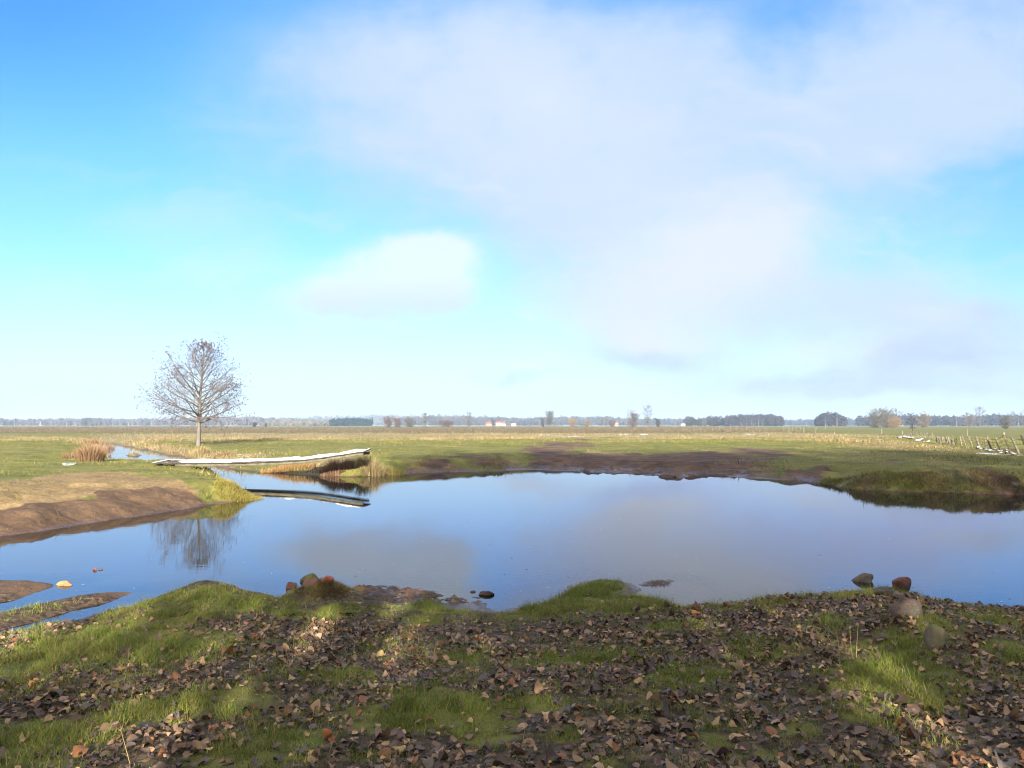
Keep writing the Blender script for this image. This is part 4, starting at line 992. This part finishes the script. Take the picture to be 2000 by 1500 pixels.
# dry meadow and reed bands further out
N = 200000
y = 80 * np.exp(rng.uniform(0, math.log(620 / 80), N)); x = rng.uniform(-.75, .75, N) * y
zz, sd_, hb_, _ = height(x, y, True)
mk = masks(x, y, zz, sd_, hb_)
keep = (sd_ > .5) & (rng.random(N) < np.clip(mk[1] * 1.1 + mk[6] * .9, .0, 1))
x, y, zz = x[keep], y[keep], zz[keep]; s_ = mk[1][keep] > mk[6][keep]; n = len(x)
REED = [(.11, .085, .055), (.16, .12, .075), (.075, .055, .038), (.22, .18, .11)]
cc = np.where(s_[:, None], col_mix(rng, n, STRW, [.35, .35, .2, .1]), col_mix(rng, n, REED, [.35, .2, .35, .1]))
hgt = np.where(s_, rng.uniform(.08, .26, n), rng.uniform(.15, .5, n)) * (.4 + 1.2 * fbm(x * .06, y * .03, 99, 3))
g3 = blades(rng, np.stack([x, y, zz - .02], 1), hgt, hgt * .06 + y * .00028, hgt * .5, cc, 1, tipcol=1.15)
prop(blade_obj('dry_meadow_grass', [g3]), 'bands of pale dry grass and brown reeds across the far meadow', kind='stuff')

# ------------------------------------------------------------------ tussocks and stalks that stand out singly
def tussock(label, px, py, z, wpx, hpx, pal, wt, n, seed, name='grass_tussock', cat='grass tussock', lean=.7, wid=.012, depth=.7, power=.5, dx=0.0, leanx=0.0, group=None):
    rng = np.random.default_rng(seed)
    q_ = hit(px, py - 1) if z > .06 else unproj(px, py, 0); D = q_[1]; w_, h_ = wpx / F * D, hpx / F * D
    a = rng.uniform(0, 6.28, n); r_ = rng.uniform(0, 1, n) ** power
    x = q_[0] + np.cos(a) * r_ * w_ * .42; y = D + w_ * .3 * depth + np.sin(a) * r_ * w_ * .42 * depth
    zb, sd_, _, _ = height(x, y, True); zb = np.maximum(zb, -.05)
    hh = h_ * rng.uniform(.45, 1.08, n) * (1 - .35 * r_)
    az = np.where(rng.random(n) < .6, a, rng.uniform(0, 6.28, n))
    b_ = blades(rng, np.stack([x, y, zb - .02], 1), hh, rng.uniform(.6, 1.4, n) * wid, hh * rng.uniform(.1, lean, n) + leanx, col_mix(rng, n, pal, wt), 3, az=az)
    o = blade_obj(name, [b_], loc=(q_[0], D + w_ * .3 * depth, float(np.median(zb))))
    return prop(o, label, cat, group)
RED = [(.17, .085, .045), (.25, .16, .085), (.10, .055, .038), (.32, .24, .14)]
tussock('tall reddish brown dry shrub on the left stream bank, with pale grass at its foot', 168, 903, .6, 48, 50, RED, [.35, .25, .2, .2], 1700, 1, 'shrub', 'shrub', .6, .016, 1.4)
tussock('low brown scrub at the left foot of the tall reddish shrub', 140, 897, .6, 60, 18, RED, [.4, .2, .3, .1], 500, 2, 'shrub', 'shrub', .6, .02, 1.0)
tussock('pale twiggy willow leaning over the stream right of the reddish shrub', 196, 880, .4, 30, 24, [(.30, .21, .19), (.24, .16, .13)], [.6, .4], 160, 3, 'shrub', 'shrub', 1.2, .016, 1.2)
tussock('reddish scrub on the far side of the tall reddish shrub upstream', 178, 870, .6, 70, 20, RED, [.35, .3, .2, .15], 700, 4, 'shrub', 'shrub', .5, .035, 1.2)
tussock('straw coloured grass tussock at the foot of the alder', 384, 893, .5, 46, 26, STRW, [.4, .35, .2, .05], 700, 5, wid=.022)
tussock('brown dead scrub on the bank between the alder tussock and the bridge', 425, 893, .5, 70, 12, [(.20, .10, .05), (.13, .075, .045), (.28, .18, .09)], [.4, .35, .25], 700, 6, 'shrub', 'shrub', .8, .018)
tussock('golden dry grass hanging under the middle of the footbridge', 560, 922, .25, 130, 20, [(.34, .22, .09), (.24, .14, .06), (.16, .085, .045)], [.4, .3, .3], 1500, 7, wid=.014, depth=.35)
tussock('brown twiggy scrub under the right end of the footbridge', 655, 928, .3, 80, 34, [(.12, .07, .05), (.17, .10, .07), (.24, .16, .09)], [.45, .3, .25], 1600, 8, 'shrub', 'shrub', .6, .013, .5)
tussock('straw blonde grass tussock right of the bridge end', 722, 930, .4, 62, 42, STRW, [.35, .3, .25, .1], 1300, 9, wid=.013)
tussock('greenish straw tussock at the shore right of the blonde one', 768, 929, .4, 46, 26, [(.13, .12, .03), (.22, .17, .07), (.08, .085, .02)], [.4, .35, .25], 700, 10, wid=.013)
tussock('yellow green grass overhanging the tip of the left bank', 452, 972, .45, 105, 17, [(.17, .16, .03), (.24, .19, .05), (.11, .12, .02), (.30, .22, .09)], [.35, .3, .2, .15], 4200, 11, wid=.010, depth=1.3, lean=1.1)
for i, (px, py, w_, h_, lb, pal) in enumerate([
    (1640, 948, 60, 34, 'dark green mounded tussock at the far right shore, leftmost of the hummocks', [(.08, .10, .024), (.13, .125, .036), (.11, .08, .04)]),
    (1672, 955, 40, 26, 'greyish hummock of dead grass beside the leftmost dark green one', [(.16, .14, .09), (.12, .11, .045), (.22, .19, .12)]),
    (1722, 958, 80, 34, 'tawny olive hummock of grass at the far right shore', [(.16, .14, .03), (.22, .165, .05), (.10, .105, .022)]),
    (1782, 961, 60, 30, 'green grass hummock between the tawny and the russet one', [(.09, .12, .022), (.13, .14, .03), (.19, .16, .05)]),
    (1826, 962, 60, 38, 'russet dry grass hummock at the far right shore', [(.22, .14, .06), (.16, .10, .05), (.12, .12, .03)]),
    (1880, 964, 60, 34, 'grey withered hummock left of the big sloping one', [(.15, .13, .10), (.21, .19, .14), (.10, .10, .045)]),
    (1935, 965, 76, 40, 'big sloping olive hummock near the right edge of the photo', [(.18, .155, .05), (.24, .19, .07), (.12, .11, .04)]),
    (1992, 966, 40, 30, 'dark overhung hummock at the right edge of the photo', [(.07, .055, .035), (.11, .095, .035), (.16, .125, .06)])]):
    tussock(lb, px, py - 6, .35, w_ * 1.3, h_ * .40, pal, [.45, .3, .25], 1000, 40 + i, 'grass_hummock', 'grass hummock', 1.6, .012, 1.2)
tussock('brown dry grass tuft growing on the small islet off the green spit', 1290, 1143, .05, 60, 12, [(.13, .085, .03), (.08, .075, .02), (.18, .12, .05)], [.4, .35, .25], 260, 60, wid=.006, lean=1.3)
tussock('green grass tuft at the foot of the shore heap', 600, 1168, .1, 110, 16, [(.06, .075, .016), (.11, .085, .025), (.085, .055, .02)], [.4, .3, .3], 700, 61, wid=.005, lean=.9)
tussock('brown and green grass growing over the earthy hump of the shore heap', 630, 1160, .1, 110, 15, [(.10, .055, .025), (.075, .085, .02), (.15, .085, .035)], [.45, .3, .25], 2600, 66, wid=.006, lean=1.0, depth=1.0)
tussock('withered tuft of russet grass against the big pinkish boulder', 1745, 1214, .3, 40, 26, [(.16, .095, .045), (.11, .08, .03), (.09, .095, .03)], [.4, .3, .3], 320, 63, wid=.004, lean=.9)
tussock('dark sedge sprigs in the water around the dark red boulder', 1795, 1152, 0, 62, 13, [(.03, .045, .014), (.05, .06, .02)], [.6, .4], 90, 64, 'sedge', 'sedge', 1.2, .006)
tussock('dark sedge sprigs in the water left of the greyish brown boulder', 1655, 1139, 0, 50, 7, [(.03, .045, .014), (.05, .06, .02)], [.6, .4], 50, 65, 'sedge', 'sedge', 1.2, .005)
ST = [(1648, 1294, 1598, 1214), (1640, 1302, 1634, 1236), (1666, 1290, 1660, 1228), (1672, 1286, 1676, 1222), (1560, 1330, 1540, 1276), (1416, 1315, 1388, 1262), (860, 1318, 817, 1285), (846, 1290, 852, 1256), (818, 1260, 815, 1232), (256, 1496, 236, 1426), (565, 1385, 528, 1348), (655, 1330, 657, 1306), (1020, 1470, 1030, 1400), (640, 1475, 665, 1420)]
WH = ['tallest dry stalk left of the mossy upright stone', 'short pale stalk beside the tallest stalk', 'thin stalk rising near the tallest one', 'straight thin stalk nearest the pinkish boulder', 'leaning stalk on the litter left of the yellow green patch', 'leaning dry stalk in the middle of the dark litter', 'long bent stalk left of centre', 'upright stalk crossing the long bent one', 'pale stalk on the dark litter below the mud flat', 'tall thin stalk in the bottom left grass', 'leaning stalk over the rut left of centre', 'short upright stalk beside the left rut', 'thin stalk in the green grass at the bottom centre', 'slanting stalk near the orange brown stone']
for i, ((x0, y0, x1, y1), lb) in enumerate(zip(ST, WH)):
    a = hit(x0, y0).copy(); a[2] -= .01; b_ = unproj(x1, y1, D=a[1] + .02)
    rng = np.random.default_rng(500 + i)
    mid = (a + b_) / 2 + np.array([rng.uniform(-.012, .012), 0, .012])
    ts = np.linspace(0, 1, 9)[:, None]; pts = a * (1 - ts) ** 2 + 2 * mid * ts * (1 - ts) + b_ * ts ** 2
    e = empty('dry_stalk', tuple(a), lb, 'dry stalk', 'dry stalks on the near bank')
    sg = np.array(polyline_segs(list(pts - a), .0022, .0011)); tubes('stem', sg, M_twig, e, 4, (.30, .22, .12))
    hd = np.array([(*(pts[-1] - a), *(pts[-1] - a + rng.normal(0, 1, 3) * .012 + (b_ - mid) * rng.uniform(.0, .2)), .0016, .0006) for _ in range(9)])
    tubes('seed_head', hd, M_twig, e, 3, (.26, .18, .10))

# ------------------------------------------------------------------ fallen leaves
def leaf_template(rng):
    """a dry poplar leaf: broad triangular blade, midrib fold, curled edges"""
    ts = np.linspace(0, 1, 7); half = np.array([.22, .44, .52, .49, .40, .24, .03]) * rng.uniform(.85, 1.15)
    fold = rng.uniform(-.2, .8); curl = rng.uniform(-.5, 1.6); arch = rng.uniform(-.35, .7); tw_ = rng.normal(0, .25)
    V, us = [], (-1, -.55, 0, .55, 1)
    for k, (t_, h_) in enumerate(zip(ts, half)):
        for u_ in us:
            jag = 1 + (rng.uniform(-.07, .05) if abs(u_) == 1 else 0)
            x = u_ * h_ * jag; z = abs(u_) * h_ * fold * .6 + (u_ * h_) ** 2 * curl * 1.1 + arch * (t_ - .5) ** 2 * -1.0 + tw_ * u_ * (t_ - .5) * .6 + rng.normal(0, .025)
            V.append((x * (1 - .25 * abs(fold)), t_ - .5, z))
    s_, b_ = rng.uniform(-.25, .25), rng.uniform(-.05, .25)
    for f_ in (0, .5, 1):                                # stalk
        for e_ in (-.018, .018): V.append((e_ + s_ * f_ * f_, -.48 - .42 * f_, arch * -.25 + b_ * f_ * f_ + .01))
    V = np.array(V)
    Q = [[k * 5 + i, k * 5 + i + 1, (k + 1) * 5 + i + 1, (k + 1) * 5 + i] for k in range(6) for i in range(4)] + [[35, 36, 38, 37], [37, 38, 40, 39]]
    return V, np.array(Q)
rng = np.random.default_rng(404)
TPL = [leaf_template(rng) for _ in range(24)]
LPAL = [('tan', (.27, .175, .10)), ('brown', (.115, .073, .048)), ('dark brown', (.055, .037, .028)), ('greyish', (.085, .070, .062)), ('orange brown', (.17, .075, .03)), ('yellowish', (.34, .25, .10)), ('purplish brown', (.085, .056, .048))]
LW = np.array([.22, .33, .15, .08, .07, .02, .13])
N = 80000
ang = rng.uniform(-.68, .68, N); rad_ = np.sqrt(rng.uniform(3.1 ** 2, 9.6 ** 2, N))
x, y = rad_ * np.sin(ang), rad_ * np.cos(ang)
zz, sd_, hb_, _ = height(x, y, True)
gd = near_grass(x, y); dn = fbm(x * 2.2, y * 2.2, 111, 3)
pr = np.clip((1.0 - gd * 1.0) * (-.12 + 1.45 * dn), .03, 1) * .50 * sstep(.05, .14, zz) * np.where(hb_ < .072, .35, 1) * sstep(.05, .5, sd_)
keep = rng.random(N) < pr
x, y, zz, gd = x[keep], y[keep], zz[keep], gd[keep]; n = len(x)
size = np.clip(rng.lognormal(math.log(.040), .38, n), .022, .095)
ci = rng.choice(len(LPAL), n, p=LW / LW.sum())
rz = rng.uniform(0, 6.28, n); tx = rng.normal(0, .26, n); ty = rng.normal(0, .24, n); flip = rng.random(n) < .45
lift = rng.uniform(.004, .022, n) + gd * .012; ti = rng.integers(0, len(TPL), n)
d_cam = np.hypot(x, y)
order = np.argsort(d_cam)
vis = np.abs(x) < (y * .64)
near_ids = [i for i in order if vis[i] and y[i] > 3.72][:300]
nearset = np.zeros(n, bool); nearset[near_ids] = True
def rotm(i):
    cz, sz = math.cos(rz[i]), math.sin(rz[i]); cx, sx = math.cos(tx[i]), math.sin(tx[i]); cy, sy = math.cos(ty[i]), math.sin(ty[i])
    Rz = np.array([[cz, -sz, 0], [sz, cz, 0], [0, 0, 1]]); Rx = np.array([[1, 0, 0], [0, cx, -sx], [0, sx, cx]]); Ry = np.array([[cy, 0, sy], [0, 1, 0], [-sy, 0, cy]])
    return Rz @ Rx @ Ry
allV, allQ, allC, o = [], [], [], 0
for i in np.nonzero(~nearset)[0]:
    V, Q = TPL[ti[i]]
    V = V * ([1, 1, -1] if flip[i] else [1, 1, 1])
    V = (V * size[i]) @ rotm(i).T + [x[i], y[i], zz[i] + lift[i]]
    cc = np.array(LPAL[ci[i]][1]) * rng.uniform(.65, 1.3) * rng.uniform(.85, 1.15, (len(V), 1))
    allV.append(V); allQ.append(Q + o); allC.append(np.broadcast_to(cc, V.shape)); o += len(V)
prop(mesh('leaf_litter', np.vstack(allV), [np.vstack(allQ)], M_leaf, cols=np.vstack(allC), smooth=True), 'carpet of fallen poplar leaves over the near bank', kind='stuff')
# twigs in the litter, specks afloat
n = 420; ang = rng.uniform(-.66, .66, n); rad_ = np.sqrt(rng.uniform(3.4 ** 2, 9 ** 2, n)); tx_, ty_ = rad_ * np.sin(ang), rad_ * np.cos(ang)
tz_ = height(tx_, ty_); sg = []
for i in np.nonzero(tz_ > .08)[0]:
    a_ = rng.uniform(0, 6.28); L_ = rng.uniform(.05, .28)
    pts = grow(rng, (tx_[i], ty_[i], tz_[i] + .012), (math.cos(a_), math.sin(a_), rng.normal(0, .12)), L_, 3, 0, .12)
    sg += polyline_segs(pts, rng.uniform(.0012, .003), .0009)
prop(tubes('twig_litter', sg, M_twig, None, 4, (.09, .065, .045), rng=rng), 'thin fallen twigs strewn among the leaves of the near bank', kind='stuff')
n = 900; px_ = rng.uniform(-1, 1, n); fy = rng.uniform(8.2, 19, n); fx = px_ * fy * .62
fz = height(fx, fy); k_ = (fz < -.03) & (rng.random(n) < np.exp(-(fy - 8.2) / 5) * (.25 + .75 * np.exp(-((fx / fy * F + 1000 - 1150) / 230) ** 2)))
fx, fy = fx[k_], fy[k_]; n = len(fx); s_ = rng.uniform(.004, .016, n)[:, None, None]
qa = rng.uniform(0, 6.28, n); ca, sa = np.cos(qa)[:, None], np.sin(qa)[:, None]
cx_ = np.array([[-1, 1, 1, -1]]) * 1.3; cy_ = np.array([[-.5, -.7, .5, .6]])
fv = np.stack([fx[:, None] + (cx_ * ca - cy_ * sa) * s_[:, :, 0], fy[:, None] + (cx_ * sa + cy_ * ca) * s_[:, :, 0], np.full((n, 4), .004)], 2)
fc = np.where(rng.random((n, 1)) < .5, [[.55, .58, .62]], [[.14, .09, .05]])
prop(mesh('floating_specks', fv.reshape(-1, 3), [np.arange(n * 4).reshape(-1, 4)], M_twig, cols=np.repeat(fc, 4, 0)), 'tiny pale flecks and bits of leaf afloat on the near water', kind='stuff')
# the nearest leaves are things of their own: one mesh per shape and colour, then copies
src = {}
for i in near_ids:
    key = (ti[i], ci[i], bool(flip[i]))
    nm, cbase = LPAL[ci[i]]
    if key not in src:
        V, Q = TPL[ti[i]]; V = V * ([1, 1, -1] if flip[i] else [1, 1, 1])
        cc = np.array(cbase) * rng.uniform(.8, 1.2) * rng.uniform(.85, 1.15, (len(V), 1))
        src[key] = mesh('fallen_leaf', V, [Q], M_leaf, cols=np.broadcast_to(cc, V.shape), smooth=True); l_ = src[key]
    else:
        l_ = src[key].copy(); COL.objects.link(l_)
    l_.location = (x[i], y[i], zz[i] + lift[i]); l_.rotation_mode = 'QUATERNION'
    from mathutils import Matrix
    l_.rotation_quaternion = Matrix(rotm(i).tolist()).to_quaternion(); l_.scale = (size[i],) * 3
    big = 'large' if size[i] > .062 else 'small' if size[i] < .042 else 'medium'
    where = 'in grass' if gd[i] > .55 else 'among thin grass' if gd[i] > .25 else 'on litter'
    f_ = x[i] / y[i] / .637
    side = 'at the far left' if f_ < -.6 else 'left of centre' if f_ < -.2 else 'at the centre' if f_ < .2 else 'right of centre' if f_ < .6 else 'at the far right'
    dep = 'bottom edge' if y[i] < 4.15 else 'near bottom' if y[i] < 4.7 else 'further back'
    tilt = 'tilted' if abs(tx[i]) + abs(ty[i]) > .7 else 'flat'
    prop(l_, f'{big} {nm} {tilt} leaf {where}, {side}, {dep}', 'fallen leaf', 'fallen leaves nearest the viewer')
# ------------------------------------------------------------------ haze over the plain
V, Fq = box(-3200, 3200, -60, 4200, -1.6, 45)
mh = bpy.data.materials.new('haze'); mh.use_nodes = True
t = NT(mh.node_tree); t.n.remove(t.n['Principled BSDF'])
pv_ = t.new('ShaderNodeVolumePrincipled'); pv_.inputs['Color'].default_value = (.50, .72, 1.0, 1); pv_.inputs['Density'].default_value = .00019; pv_.inputs['Anisotropy'].default_value = 0.0
t.l.new(pv_.outputs[0], t.n['Material Output'].inputs['Volume'])
hz = mesh('haze', V, [Fq], mh); hz.display_type = 'WIRE'
prop(hz, 'thin bluish haze over the plain', kind='stuff')
